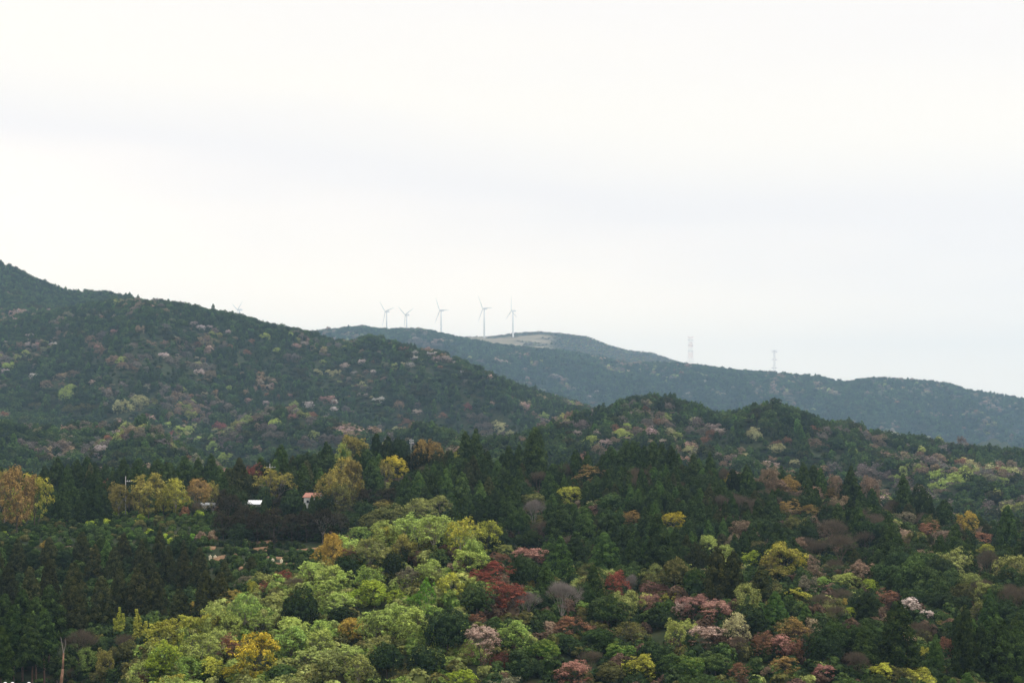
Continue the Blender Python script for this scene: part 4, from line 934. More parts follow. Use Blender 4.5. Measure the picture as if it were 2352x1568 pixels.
for t in TREES:
    if not t['far']:
        occ.setdefault((int(t['X'] // cell), int(t['Y'] // cell)), []).append((t['X'], t['Y'], min(t['wm'] / 2, 4.2)))
n_c = 26000
cu = fr.uniform(-0.40, 0.40, n_c); cY = np.sqrt(fr.uniform(178 ** 2, 600 ** 2, n_c)); cX = cu * cY; cZ = ground_z(cX, cY)
vis = visible(cX, cY, cZ, 14.0, back=10, margin=0.004)
for X, Y, Z, ok in zip(cX, cY, cZ, vis):
    if not ok or in_orchard(X, Y): continue
    px = CX + X / Y * F
    sp, pal = zone(px, HY - (Z + 10) / Y * F, Y, fr)
    dense = 1290 < px < 1720 and 360 < Y < 480
    if sp == 'cedar':
        W = fr.uniform(4.6, 6.6) if not dense else fr.uniform(3.6, 5.0); Ht = W * fr.uniform(1.35, 2.4)
        if Y < 345 and px < 560: Ht = fr.uniform(12, 15.5); W = fr.uniform(5.2, 7.0)
    elif sp == 'round':
        W = fr.uniform(5.5, 9.0); Ht = W * fr.uniform(0.95, 1.3)
    else:
        W = fr.uniform(5.5, 9.5); Ht = W * fr.uniform(0.9, 1.25)
    light = pal in ('palegreen', 'paleolive', 'green', 'yg')
    if occupied(X, Y, W / 2 * (0.7 if light else (1.0 if sp == 'cedar' else 0.85))): continue
    py = HY - (Z + Ht) / Y * F
    wpx, hpx = W / Y * F, Ht / Y * F * 0.75
    # do not stand right in front of a tree that the photograph shows
    x0, y0_, x1, y1_ = px - wpx / 2, py, px + wpx / 2, py + hpx
    ix = np.minimum(x1, BX[:, 2]) - np.maximum(x0, BX[:, 0]); iy = np.minimum(y1_, BX[:, 3]) - np.maximum(y0_, BX[:, 1])
    ov = np.where((ix > 0) & (iy > 0) & (BY > Y), ix * iy / ((BX[:, 2] - BX[:, 0]) * (BX[:, 3] - BX[:, 1])), 0)
    if ov.max() > (0.26 if light else 0.16): continue
    if any(x1 > k[0] and x0 < k[2] and y1_ > k[1] - 2 and y0_ < k[3] and k[4] > Y for k in KEEP): continue
    v = int(fr.integers(len(LIB[sp]))); lib = LIB[sp][v]
    occ.setdefault((int(X // cell), int(Y // cell)), []).append((X, Y, W / 2))
    TREES.append(dict(sp=sp, pal=pal, X=X, Y=Y, Z=Z, sx=W / lib['w'], sz=Ht / lib['h'], rz=fr.random() * 6.28, v=v, px=px, py=py, w=wpx, h=hpx, label=None, hero=False, far=False, wm=W))

# orchard bushes on the terraces
for row, (Yr, x0, x1) in enumerate([(322, 500, 760), (333, 470, 760), (344, 500, 760), (356, 455, 750), (367, 520, 760), (379, 455, 700), (391, 470, 780), (403, 470, 820), (412, 480, 860)]):
    px = x0
    while px < x1:
        Y = Yr + fr.normal() * 1.2; X = (px - CX) / F * Y; W = fr.uniform(2.2, 3.6)
        if fr.random() < 0.93:
            v = int(fr.integers(3)); Z = float(ground_z(X, Y)); lib = LIB['bush'][v]; Ht = W * 0.72
            TREES.append(dict(sp='bush', pal='evgmid' if fr.random() < .7 else 'evg', X=X, Y=Y, Z=Z, sx=W / lib['w'], sz=Ht / lib['h'], rz=fr.random() * 6.28, v=v, px=px, py=HY - (Z + Ht) / Y * F, w=W / Y * F, h=Ht / Y * F, label=None, hero=False, far=False, wm=W))
        px += fr.uniform(11, 21)
for Yr in np.arange(368, 438, 5.2):
    px = -20
    while px < 480:
        Y = Yr + fr.normal() * 1.0; X = (px - CX) / F * Y; W = fr.uniform(2.2, 4.0)
        v = int(fr.integers(3)); Z = float(ground_z(X, Y)); lib = LIB['bush'][v]; Ht = W * 0.55
        pal = ['evgmid', 'evgmid', 'cedarlight', 'evg', 'evgmid', 'olive'][int(fr.integers(6))]
        if fr.random() < 0.03: pal = 'lime'
        if fr.random() < 0.015: pal = 'gold'
        TREES.append(dict(sp='bush', pal=pal, X=X, Y=Y, Z=Z, sx=W / lib['w'], sz=Ht / lib['h'], rz=fr.random() * 6.28, v=v, px=px, py=HY - (Z + Ht) / Y * F, w=W / Y * F, h=Ht / Y * F, label=None, hero=False, far=False, wm=W))
        px += fr.uniform(18, 30)
for zx, zy, w, h, pal in ((1150, 590, 70, 34, 'lime'), (1230, 570, 70, 44, 'bright'), (1290, 560, 60, 40, 'bright'), (1350, 545, 90, 60, 'tan'), (1430, 540, 80, 60, 'tan'), (670, 430, 110, 26, 'green'), (400, 432, 70, 26, 'green'), (540, 440, 60, 24, 'evgbright'), (910, 470, 50, 26, 'yg'), (460, 640, 70, 40, 'tan'), (600, 430, 40, 26, 'rust')):
    H4('bush', pal, zx, zy, w, h)

# ------------------------------------------------------------------ keep the 300 largest of each kind as objects
LIMIT = {'cedar_tree': 330, 'evergreen_tree': 300, 'deciduous_tree': 300, 'orchard_bush': 260, 'twiggy_tree': 150}
bykind = {}
for t in TREES:
    Hm = t['sz'] * LIB[t['sp']][t['v']]['h']
    t['vis'] = bool(visible(np.array([t['X']]), np.array([t['Y']]), np.array([t['Z']]), np.array([Hm]), back=4)[0]) and -30 < t['px'] < 2382 and t['py'] < 1575
    t['area'] = t['w'] * t['h'] * (1.0 if t['vis'] else 0.02) * (1.6 if t['hero'] else 1) 
    bykind.setdefault(NAMEOF[t['sp']][0], []).append(t)
KEPT, REST = [], []
for kname, ts in bykind.items():
    ts.sort(key=lambda t: -t['area'])
    lim = LIMIT.get(kname, 300)
    heroes_far = [t for t in ts if t['far']]
    near = [t for t in ts if not t['far']]
    KEPT += near[:lim - min(len(heroes_far), lim // 2)]; REST += near[lim - min(len(heroes_far), lim // 2):]
    KEPT += heroes_far[:lim // 2]; REST += heroes_far[lim // 2:]

# ------------------------------------------------------------------ labels that single each tree out
ORD = ['', 'second', 'third', 'fourth', 'fifth', 'sixth', 'seventh', 'eighth', 'ninth', 'tenth', 'eleventh', 'twelfth', 'thirteenth', 'fourteenth', 'fifteenth', 'sixteenth', 'seventeenth', 'eighteenth', 'nineteenth', 'twentieth']
LM = [  # landmark phrase, picture position
    ('orange-topped field-edge tree', 38, 1120), ('slim pole by the field', 289, 1120), ('broad ochre tree', 340, 1120), ('white shed', 480, 1162), ('crossarm-pole red maple', 586, 1080), ('white house', 722, 1145),
    ('ochre dome-shaped tree', 810, 1020), ('orange-topped ridge tree', 1000, 1020), ('spire-topped ridge cedar', 1229, 1010), ('orange cedar-slope tree', 1356, 1080), ('great cedar', 1512, 1250),
    ('lone spire cedar', 1955, 1110), ('paired dark ridge trees', 2080, 1120), ('golden-tipped gap tree', 2223, 1190), ('bamboo tips', 310, 1430), ('dead snag', 142, 1500), ('golden terrace tree', 768, 1250),
    ('pale hilltop tree', 940, 1200), ('broad hill evergreen', 690, 1380), ('big yellow tree', 588, 1500), ('vivid green tree', 980, 1350), ('crimson maple', 1154, 1370), ('fan-shaped bare tree', 1291, 1370),
    ('pink-brown cherry', 1103, 1470), ('great dark evergreen', 1028, 1440), ('upright red maple', 1414, 1330), ('glossy evergreen', 1250, 1490), ('glowing yellow-green tree', 1797, 1280), ('broad pink-red cherry', 1610, 1390),
    ('creamy domed tree', 1695, 1440), ('bright young cedar', 1780, 1390), ('pale pink cherry', 2091, 1390), ('tall edge cedar', 2313, 1210), ('soft olive tree', 2211, 1365), ('slim cedar at the bottom', 2150, 1500),
    ('white sheds and terraces', 620, 1260), ('low pink-and-white cherry', 1620, 1460), ('small lime tree', 2003, 1340)]
LMF = [('lone turbine rotor', 546, 720), ('two high white cherries', 130, 705), ('bright cherry under the crest', 460, 745), ('large low white cherry', 234, 1025), ('yellow-cream grove', 310, 920),
       ('mountain red maples', 505, 970), ('long pale blossom bank', 1010, 815), ('red spur crown', 1077, 930), ('first wind turbine', 885, 760), ('grassy summit', 1150, 790), ('grey-tan spring wood', 1130, 970),
       ('wooded knoll top', 1500, 915), ('pink cherry on the knoll', 1640, 980), ('red-white pylon', 1586, 860), ('small pylon', 1779, 880), ('tan clump on the saddle', 2022, 1000), ('light green clearing', 2180, 1100), ('paired red crowns', 2243, 1120), ('cherry beyond the ridge', 1520, 1005), ('pale valley grove', 1750, 1020), ('mid-mountain cherries', 740, 920)]
used = set()
grp = {}
for t in KEPT:
    if t['label']:
        used.add(t['label']); continue
    lms = LMF if t['far'] else LM
    cxp, cyp = t['px'], t['py'] + t['h'] * 0.4
    bi = min(range(len(lms)), key=lambda i: (lms[i][1] - cxp) ** 2 + (lms[i][2] - cyp) ** 2)
    dx, dy = cxp - lms[bi][1], cyp - lms[bi][2]
    a = math.degrees(math.atan2(-dy, dx)) % 360
    dirs = ['right of', 'up-right of', 'above', 'up-left of', 'left of', 'down-left of', 'below', 'down-right of']
    dr = dirs[int(((a + 22.5) % 360) // 45)]
    size = 'large' if t['wm'] > 7.6 else ('small' if t['wm'] < 4.6 else '')
    nm, cat, word = NAMEOF[t['sp']]
    if t['sp'] in ('airy', 'spray', 'cherry') and t['far']: word = {'airy': 'spring tree', 'spray': 'maple', 'cherry': 'cherry'}[t['sp']]
    desc = ' '.join(x for x in (size, WORD[t['pal']], word) if x)
    grp.setdefault((desc, bi, dr, t['far']), []).append((dx * dx + dy * dy, t))
for (desc, bi, dr, far), lst in grp.items():
    lst.sort(key=lambda p: p[0])
    for i, (_, t) in enumerate(lst):
        lm = (LMF if far else LM)[bi][0]
        o_ = '' if len(lst) == 1 else (', first one' if i == 0 else ', %s one' % ORD[min(i, 19)])
        t['label'] = ('%s%s %s the %s' % (desc, o_, dr, lm))
        while t['label'] in used:
            t['label'] += ' again'
        used.add(t['label'])

# ------------------------------------------------------------------ build the kept trees
for t in KEPT:
    nm, cat, word = NAMEOF[t['sp']]
    lib = LIB[t['sp']][t['v']]
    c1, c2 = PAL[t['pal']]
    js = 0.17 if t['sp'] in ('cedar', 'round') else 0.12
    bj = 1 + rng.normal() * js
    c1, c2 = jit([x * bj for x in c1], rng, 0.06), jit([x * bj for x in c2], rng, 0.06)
    simple = (t['far'] or t['sp'] == 'bush' or t['w'] < 18)
    if simple:
        o = link(nm, lib['crown'], None)
        crown = o
    else:
        o = link(nm, None)
        crown = link('crown', lib['crown'], o)
        link('trunk' if t['sp'] != 'bamboo' else 'culm', lib['trunk'], o)
    o.location = (t['X'], t['Y'], t['Z'] - 0.1)
    o.rotation_euler = (0, 0, t['rz'])
    o.scale = (t['sx'], t['sx'], t['sz'])
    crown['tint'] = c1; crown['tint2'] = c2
    tag(o, t['label'], cat, ('trees that stand out on the far hillsides' if t['far'] else GROUPOF[nm]))

# ------------------------------------------------------------------ woods that read as one mass
def proto_collection(name, meshes):
    c = bpy.data.collections.new(name)
    for i, m in enumerate(meshes):
        o = bpy.data.objects.new('%s_kind_%02d' % (name, i), m)
        c.objects.link(o)
    return c


def scatter_object(name, coll, P, rz, sc3, var, t1, t2):
    me = bpy.data.meshes.new(name)
    me.vertices.add(len(P)); me.vertices.foreach_set('co', np.ascontiguousarray(P, np.float32).ravel())
    rot = np.zeros((len(P), 3), np.float32); rot[:, 2] = rz

    def at(n, typ, arr):
        a = me.attributes.new(n, typ, 'POINT')
        a.data.foreach_set({'FLOAT_VECTOR': 'vector', 'INT': 'value', 'FLOAT_COLOR': 'color'}[typ], np.ascontiguousarray(arr).ravel())
    at('rot', 'FLOAT_VECTOR', rot); at('scl', 'FLOAT_VECTOR', sc3.astype(np.float32)); at('var', 'INT', var.astype(np.int32))
    at('tint', 'FLOAT_VECTOR', t1.astype(np.float32)); at('tint2', 'FLOAT_VECTOR', t2.astype(np.float32))
    o = link(name, me)
    g = bpy.data.node_groups.new(name, 'GeometryNodeTree')
    g.interface.new_socket('Geometry', in_out='INPUT', socket_type='NodeSocketGeometry'); g.interface.new_socket('Geometry', in_out='OUTPUT', socket_type='NodeSocketGeometry')
    gi, go = g.nodes.new('NodeGroupInput'), g.nodes.new('NodeGroupOutput')
    ci = g.nodes.new('GeometryNodeCollectionInfo'); ci.inputs['Collection'].default_value = coll; ci.inputs['Separate Children'].default_value = True; ci.inputs['Reset Children'].default_value = True
    ip = g.nodes.new('GeometryNodeInstanceOnPoints'); ip.inputs['Pick Instance'].default_value = True

    def named(n, typ):
        a = g.nodes.new('GeometryNodeInputNamedAttribute'); a.data_type = typ; a.inputs['Name'].default_value = n; return a.outputs['Attribute']
    g.links.new(gi.outputs[0], ip.inputs['Points']); g.links.new(ci.outputs[0], ip.inputs['Instance'])
    g.links.new(named('var', 'INT'), ip.inputs['Instance Index']); g.links.new(named('scl', 'FLOAT_VECTOR'), ip.inputs['Scale'])
    g.links.new(named('rot', 'FLOAT_VECTOR'), ip.inputs['Rotation']); g.links.new(ip.outputs[0], go.inputs[0])
    md = o.modifiers.new('scatter', 'NODES'); md.node_group = g
    return o


mr = np.random.default_rng(21)
# near trees beyond the limit
protos, pmap = [], {}
for sp in ('cedar', 'round', 'airy', 'spray', 'cherry', 'twiggy', 'bush', 'tallcedar', 'bare', 'bamboo'):
    for v, lib in enumerate(LIB[sp]):
        pmap[(sp, v)] = len(protos); protos.append(lib['crown'])
pc = proto_collection('wood', protos)
if REST:
    def arr(f): return np.array([f(t) for t in REST])
    o = scatter_object('woodland', pc, arr(lambda t: (t['X'], t['Y'], t['Z'])), arr(lambda t: t['rz']), arr(lambda t: (t['sx'], t['sx'], t['sz'])), arr(lambda t: pmap[(t['sp'], t['v'])]),
                       arr(lambda t: jit(PAL[t['pal']][0], mr)), arr(lambda t: jit(PAL[t['pal']][1], mr)))
    tag(o, 'smaller cedars and broadleaf trees filling the near slopes between the larger ones', kind='stuff')
# undergrowth between the near trees
nb = 15000
bu = mr.uniform(-0.40, 0.40, nb); bY = np.sqrt(mr.uniform(172 ** 2, 560 ** 2, nb)); bX = bu * bY; bZ = ground_z(bX, bY)
bpx = CX + bX / bY * F
keep = visible(bX, bY, bZ, 6.0, back=6, margin=0.01) & ~((bpx < 195) & (bY < 268)) & ~(((bY > 364) & (bY < 436) & (bpx < 480)) | ((bY > 318) & (bY < 412) & (bpx > 455) & (bpx < 760)))
bX, bY, bZ = bX[keep], bY[keep], bZ[keep]; nb = len(bX)
opts = [('evg', .35), ('evgmid', .3), ('olive', .12), ('brown', .15), ('paleolive', .05), ('tan', .03), ('green', 0), ('palegreen', 0)]
ch = mr.choice(len(opts), nb, p=[o_[1] for o_ in opts])
bpx = CX + bX / bY * F
ch = np.where((bY < 345) & (bpx < 1120) & (bpx > 300) & (HY - bZ / bY * F > np.interp(bpx, [300, 540, 740, 1120], [1520, 1390, 1320, 1320])), mr.choice([4, 4, 2, 6, 7], nb), np.where(bpx < 560, mr.choice([0, 1], nb), ch))
s1 = mr.uniform(0.9, 2.0, nb)
o = scatter_object('undergrowth', proto_collection('under', [l['crown'] for l in LIB['bush']]), np.stack([bX, bY, bZ - 0.1], 1), mr.uniform(0, 6.28, nb), np.stack([s1, s1, s1 * mr.uniform(0.7, 1.3, nb)], 1), mr.integers(0, 3, nb),
                   np.array([jit(PAL[opts[c][0]][0], mr) for c in ch]), np.array([jit(PAL[opts[c][0]][1], mr) for c in ch]))
tag(o, 'low shrubs and saplings growing between the near trees', kind='stuff')

# the mid and far hillsides
fa = [t for t in TREES if t['far']]
fX = np.array([t['X'] for t in fa]); fYv = np.array([t['Y'] for t in fa]); fW = np.array([t['wm'] for t in fa])


def hillside(name, y0, y1, spacing, umax, label, mixed):
    YYs = []
    Y = y0
    rows = []
    while Y < y1:
        n = int(2 * umax * Y / spacing)
        x = np.linspace(-umax * Y, umax * Y, n) + mr.normal(size=n) * spacing * 0.38
        rows.append(np.stack([x, np.full(n, Y) + mr.normal(size=n) * spacing * 0.38], 1)); Y += spacing * 0.86
    P = np.concatenate(rows); X, Yv = P[:, 0], P[:, 1]; Z = ground_z(X, Yv)
    ok = visible(X, Yv, Z, 11.0, back=spacing, margin=0.003) & (mr.random(len(X)) > pasture_mask(X, Yv) * 1.2)
    X, Yv, Z = X[ok], Yv[ok], Z[ok]; n = len(X)
    px, py = to_pix(X, Yv, Z + 9)
    # leave room around the trees that stand out, and do not hide them
    keep = np.ones(n, bool); small = np.zeros(n, bool)
    for t in fa:
        if not (y0 - 30 < t['Y'] < y1 + 60): continue
        dxp = np.abs(px - t['px']); dY = t['Y'] - Yv
        nearx = np.abs(X - t['X']) < t['wm'] * 0.5
        keep &= ~(nearx & (dY < t['wm'] * 0.3) & (dY > -t['wm'] * 0.3)); small |= nearx & (dY > 0) & (dY < 38)
    X, Yv, Z, px, py, small = X[keep], Yv[keep], Z[keep], px[keep], py[keep], small[keep]; n = len(X)
    n1 = fbm(X, Yv, 90, 301, 3); n2 = fbm(X + 900, Yv, 150, 311, 3); n3 = fbm(X, Yv + 500, 60, 321, 2)
    u = mr.random(n)
    cl = fbm(X, Yv, 34, 351, 2); cl = np.argsort(np.argsort(cl)) / max(1, n - 1)
    u = np.where(mr.random(n) < 0.62, cl, u)
    mixw = mixed + 0.30 * np.exp(-((px - 1520) / 190) ** 2) * (Yv < 1250) + 0.22 * ((px > 500) & (px < 900) & (py > 760) & (py < 880)) * 0.5
    t1 = np.zeros((n, 3)); t2 = np.zeros((n, 3)); var = np.zeros(n, int)
    kinds = [('cedar', 'cedar'), ('cedar', 'cedarlight'), ('round', 'evg'), ('round', 'evgmid'), ('round', 'cedarbrown'), ('airy', 'greybrown'), ('airy', 'tan'), ('airy', 'paleolive'), ('airy', 'greyolive'), ('spray', 'rust'), ('airy', 'cream'), ('airy', 'tan'), ('airy', 'pinkbrown')]
    prob = np.zeros((n, len(kinds)))
    prob[:, 0] = 2.0 * (n2 < 0.05) + 0.5; prob[:, 1] = 0.9; prob[:, 2] = 1.6; prob[:, 3] = 1.7 + 1.5 * (n2 > 0); prob[:, 4] = 1.0 * (n3 > -0.1)
    br = np.clip(mixw + n1 * 1.5 + (spur(X, Yv) - 0.55) * 0.55 - 0.16, 0.0, 1.2)
    if name == 'mountain_forest': br = br * 0.45
    if name == 'summit_scrub': br = br + 0.9
    prob[:, 5] = br * 3.6; prob[:, 6] = br * 1.6; prob[:, 7] = br * 1.3; prob[:, 8] = br * 1.8; prob[:, 9] = br * 0.35; prob[:, 10] = br * 0.30
    n4 = fbm(X, Yv + 300, 110, 341, 3)
    prob[:, 11] = np.clip(n4 * 3.0 - 0.35, 0, 1.2) * (0.5 + br) * 1.6; prob[:, 12] = np.clip(n4 * 3.0 - 0.6, 0, 1) * 0.5
    if name == 'summit_scrub': prob[:, :5] *= 0.18; prob[:, 10:] = 0
    cs = np.cumsum(prob, 1); pick = (cs < (u * cs[:, -1])[:, None]).sum(1)
    brj = 1 + mr.normal(size=(n, 1)) * 0.16; hj = 1 + mr.normal(size=(n, 3)) * 0.05
    for i, (sp, pal) in enumerate(kinds):
        m = pick == i; a, b = FARK[{'spray': 'airy'}.get(sp, sp)]
        var[m] = mr.integers(a, b, m.sum()); t1[m] = PAL[pal][0]; t2[m] = PAL[pal][1]
    t1 = np.clip(t1 * brj * hj, 0.003, 0.95); t2 = np.clip(t2 * brj * hj, 0.003, 0.95)
    sx = spacing / 7.5 * mr.uniform(0.75, 1.25, n); sz = sx * mr.uniform(0.75, 1.15, n)
    sz[small] *= 0.38; sx[small] *= 0.8
    big = mr.random(n) < 0.02; sz[big] *= 1.3
    low = Yv > 4880; sx[low] *= 0.6; sz[low] *= 0.3
    o = scatter_object(name, FARC, np.stack([X, Yv, Z - 0.3], 1), mr.uniform(0, 6.28, n), np.stack([sx, sx, sz], 1), var, t1, t2)
    tag(o, label, kind='stuff')
    return n


FARC = proto_collection('far', [l['crown'] for l in FAR])
nA = hillside('hillside_forest', 612, 2350, 6.3, 0.41, 'mixed dark wood covering the middle hillsides', 0.02)
nB = hillside('mountain_forest', 3300, 4880, 10.0, 0.41, 'bluish wood covering the far ridges', 0.06)
nC = hillside('summit_scrub', 4885, 5460, 11.0, 0.41, 'low scrub and small trees around the grassy summit', 0.25)
print('TREES', len(TREES), 'kept', len(KEPT), 'rest', len(REST), 'far', nA, nB, nC)

# ------------------------------------------------------------------ wind turbines
def make_blade(R):
    st = [(0.0, 1.4, 0.8), (0.05, 1.6, 0.8), (0.18, 2.5, 0.55), (0.5, 1.9, 0.35), (0.8, 1.2, 0.22), (1.0, 0.4, 0.09)]
    V, Fq = [], []
    for f, c, th in st:
        z = f * R
        for i in range(8):
            a = 2 * math.pi * i / 8
            V.append((c * math.cos(a) * (1 if math.cos(a) > 0 else 0.55), th * math.sin(a), z))
    for k_ in range(len(st) - 1):
        for i in range(8):
            j = (i + 1) % 8; Fq.append((k_ * 8 + i, k_ * 8 + j, k_ * 8 + 8 + j, k_ * 8 + 8 + i))
    return mesh_np('blade', np.array(V), np.array(Fq), WHITE_PAINT, smooth=True)


BLADE = make_blade(57.0)


def turbine(px_hub, py_hub, py_base, Y, a0, yaw, label):
    X = (px_hub + 4.0 - CX) / F * Y
    zb, zh = zpix(py_base, Y), zpix(py_hub, Y)
    H = zh - zb
    zg = float(ground_z(X, Y))
    root = link('wind_turbine', None, None, (X, Y, zb))
    tag(root, label, 'wind turbine', 'wind turbines along the far ridge')
    m = MB(); m.lathe([(3.7, min(-1, zg - zb - 1)), (3.6, 0), (3.0, H * 0.5), (2.3, H - 1.6)], 18); m.build('tower', WHITE_PAINT, root, True)
    na = link('nacelle', None, root)
    bpy.data.objects.remove(na)
    ca, sa = math.cos(yaw), math.sin(yaw)     # rotor axis direction (towards the rotor)
    ax = np.array([-sa, -ca, 0])
    m = MB(); m.box((0, 0, 0), (5, 18, 5)); m.box((0, 1.0, 3.0), (3.4, 10, 1.2)); n_ = m.build('nacelle', WHITE_PAINT, root)
    n_.location = (-ax[0] * 2.0, -ax[1] * 2.0, H); n_.rotation_euler = (0, 0, math.atan2(ax[1], ax[0]) + math.pi / 2)
    hub = MB(); hub.lathe([(0.2, 1.9), (1.2, 1.3), (1.7, 0), (1.6, -1.4)][::-1], 14)
    h = hub.build('hub', WHITE_PAINT, root, True)
    h.location = (ax[0] * 7.0, ax[1] * 7.0, H)
    h.rotation_euler = Vector(ax).to_track_quat('Z', 'Y').to_euler()
    side = np.array([ca, -sa, 0])                # in-plane horizontal axis
    for i in range(3):
        a = math.radians(a0 + 120 * i)
        d = Vector(side * math.sin(a) + np.array([0, 0, math.cos(a)]))
        b = link('blade', BLADE, root)
        b.location = (ax[0] * 7.3, ax[1] * 7.3, H)
        zax = d.normalized(); yax = Vector(ax); xax = yax.cross(zax)
        from mathutils import Matrix
        b.rotation_euler = Matrix((xax, yax, zax)).transposed().to_euler()


YT = 5300
turbine(884.3, 715.5, 775, YT, -41, math.radians(49), 'white wind turbine, leftmost of the five on the open ridge')
turbine(930.3, 722.9, 783, YT, -52, math.radians(49), 'white wind turbine with a raised V of blades, second of the five')
turbine(1009.5, 712.7, 773, YT, -27, math.radians(49), 'white wind turbine alone in the middle of the five on the ridge')
turbine(1108.4, 708.6, 771, YT, -29, math.radians(50), 'white wind turbine at the left end of the grassy summit')
turbine(1174.4, 714.0, 775.6, YT, 0, math.radians(64), 'white wind turbine on the grassy summit with one blade straight up')
turbine(546.0, 711.5, 778, 5100, -62, math.radians(55), 'wind turbine whose rotor alone shows above the mountain slope')
turbine(392.0, 708.0, 770, YT, -12, math.radians(55), 'wind turbine whose single blade tip pokes over the mountain crest')

# ------------------------------------------------------------------ pylons
def pylon(px, ytop, ybase, Y, kind, label):
    X = (px - CX) / F * Y; zt = zpix(ytop, Y); zb = float(ground_z(X, Y)) - 1
    H = zt - zb
    root = link('transmission_pylon', None, None, (X, Y, zb)); root.rotation_euler = (0, 0, 0.35)
    tag(root, label, 'pylon', 'transmission pylons on the far ridge')
    red = kind == 'red'
    if red: prof = [(0, 9.5), (0.53, 4.8), (1.0, 3.7)]; arms = [(0.55, 9.5), (0.73, 9.2), (0.90, 9.0)]; r = 0.15
    else: prof = [(0, 6.5), (0.35, 2.5), (1.0, 1.8)]; arms = [(0.35, 10.0), (0.65, 10.0), (0.94, 10.8)]; r = 0.12
    wd = lambda f: np.interp(f, [p[0] for p in prof], [p[1] for p in prof])
    cor = [(1, 1), (-1, 1), (-1, -1), (1, -1)]
    levels = np.linspace(0, 1, 13 if red else 12)
    for cx_, cy_ in cor:
        m = MB()
        for f0, f1 in zip(levels[:-1], levels[1:]):
            m.bar((cx_ * wd(f0), cy_ * wd(f0), f0 * H), (cx_ * wd(f1), cy_ * wd(f1), f1 * H), r)
        m.build('leg', PYLON_WHITE if red else STEEL, root)
    br = [MB(), MB()]
    for k_, (f0, f1) in enumerate(zip(levels[:-1], levels[1:])):
        m = br[(k_ // 2) % 2]
        for i in range(4):
            a, b = cor[i], cor[(i + 1) % 4]
            m.bar((a[0] * wd(f0), a[1] * wd(f0), f0 * H), (b[0] * wd(f1), b[1] * wd(f1), f1 * H), r * 0.7)
            m.bar((b[0] * wd(f0), b[1] * wd(f0), f0 * H), (a[0] * wd(f1), a[1] * wd(f1), f1 * H), r * 0.7)
            m.bar((a[0] * wd(f1), a[1] * wd(f1), f1 * H), (b[0] * wd(f1), b[1] * wd(f1), f1 * H), r * 0.6)
    for lt_ in (br[0].build('lattice', PYLON_RED if red else STEEL, root), br[1].build('lattice', PYLON_WHITE if red else STEEL, root)):
        lt_['kind'] = 'stuff'
    for f, hw in arms:
        m = MB()
        for sgn in (-1, 1):
            tip = (sgn * hw, 0, f * H)
            for yy in (-1, 1):
                m.bar((sgn * wd(f), yy * wd(f), f * H), tip, r * 2.0); m.bar((sgn * wd(f), yy * wd(f), f * H + 2.2), tip, r * 1.2)
        m.build('crossarm', DARK_STEEL, root)
    m = MB()
    for sgn in (-1, 1):
        for yy in (-1, 1):
            m.bar((sgn * wd(1) * 0.5, yy * wd(1), H * 0.97), (sgn * (10.0 if red else 14.0), 0, H + 2.5), r * 1.4)
    m.build('earth_wire_horns', PYLON_RED if red else STEEL, root)


pylon(1586, 774, 838, 4240, 'red', 'red and white lattice pylon on the far ridge')
pylon(1778.7, 804, 856, 4240, 'grey', 'thin pale grey lattice pylon right of the red and white one')

# ------------------------------------------------------------------ utility poles, sheds, house, terraces, markers, snag
def upole(px, ytop, Y, arms, label, H=None, side=1):
    X = (px - CX) / F * Y; zt = zpix(ytop, Y); zb = float(ground_z(X, Y))
    H = zt - zb
    root = link('utility_pole', None, None, (X, Y, zb)); tag(root, label, 'utility pole', 'utility poles near the field')
    m = MB(); m.lathe([(0.17, -0.5), (0.15, H * 0.5), (0.11, H)], 10); m.build('pole', CONCRETE, root, True)
    for dz, l, off in arms:
        m = MB(); m.box((off, 0, H - dz), (l, 0.10, 0.10)); c = m.build('crossarm', STEEL, root)
        for i in range(4):
            m = MB(); xx = off - l / 2 + 0.1 + i * (l - 0.2) / 3
            m.lathe([(0.05, 0.05), (0.09, 0.12), (0.06, 0.2), (0.09, 0.27), (0.03, 0.34)], 8, (xx, 0, H - dz)); m.build('insulator', WHITE_PAINT, c)


upole(288.5, 1093, 432, [(1.6, 2.0, 0.9)], 'slender concrete pole with one side crossarm rising from the field')
upole(620, 1064, 470, [(1.3, 3.0, 0.3)], 'pole top with crossarm poking out behind the olive-gold tree')
upole(944, 1007, 488, [(0.7, 1.5, 0.2), (1.5, 1.5, 0.2)], 'small pole with two crossarms on the ridge crest')


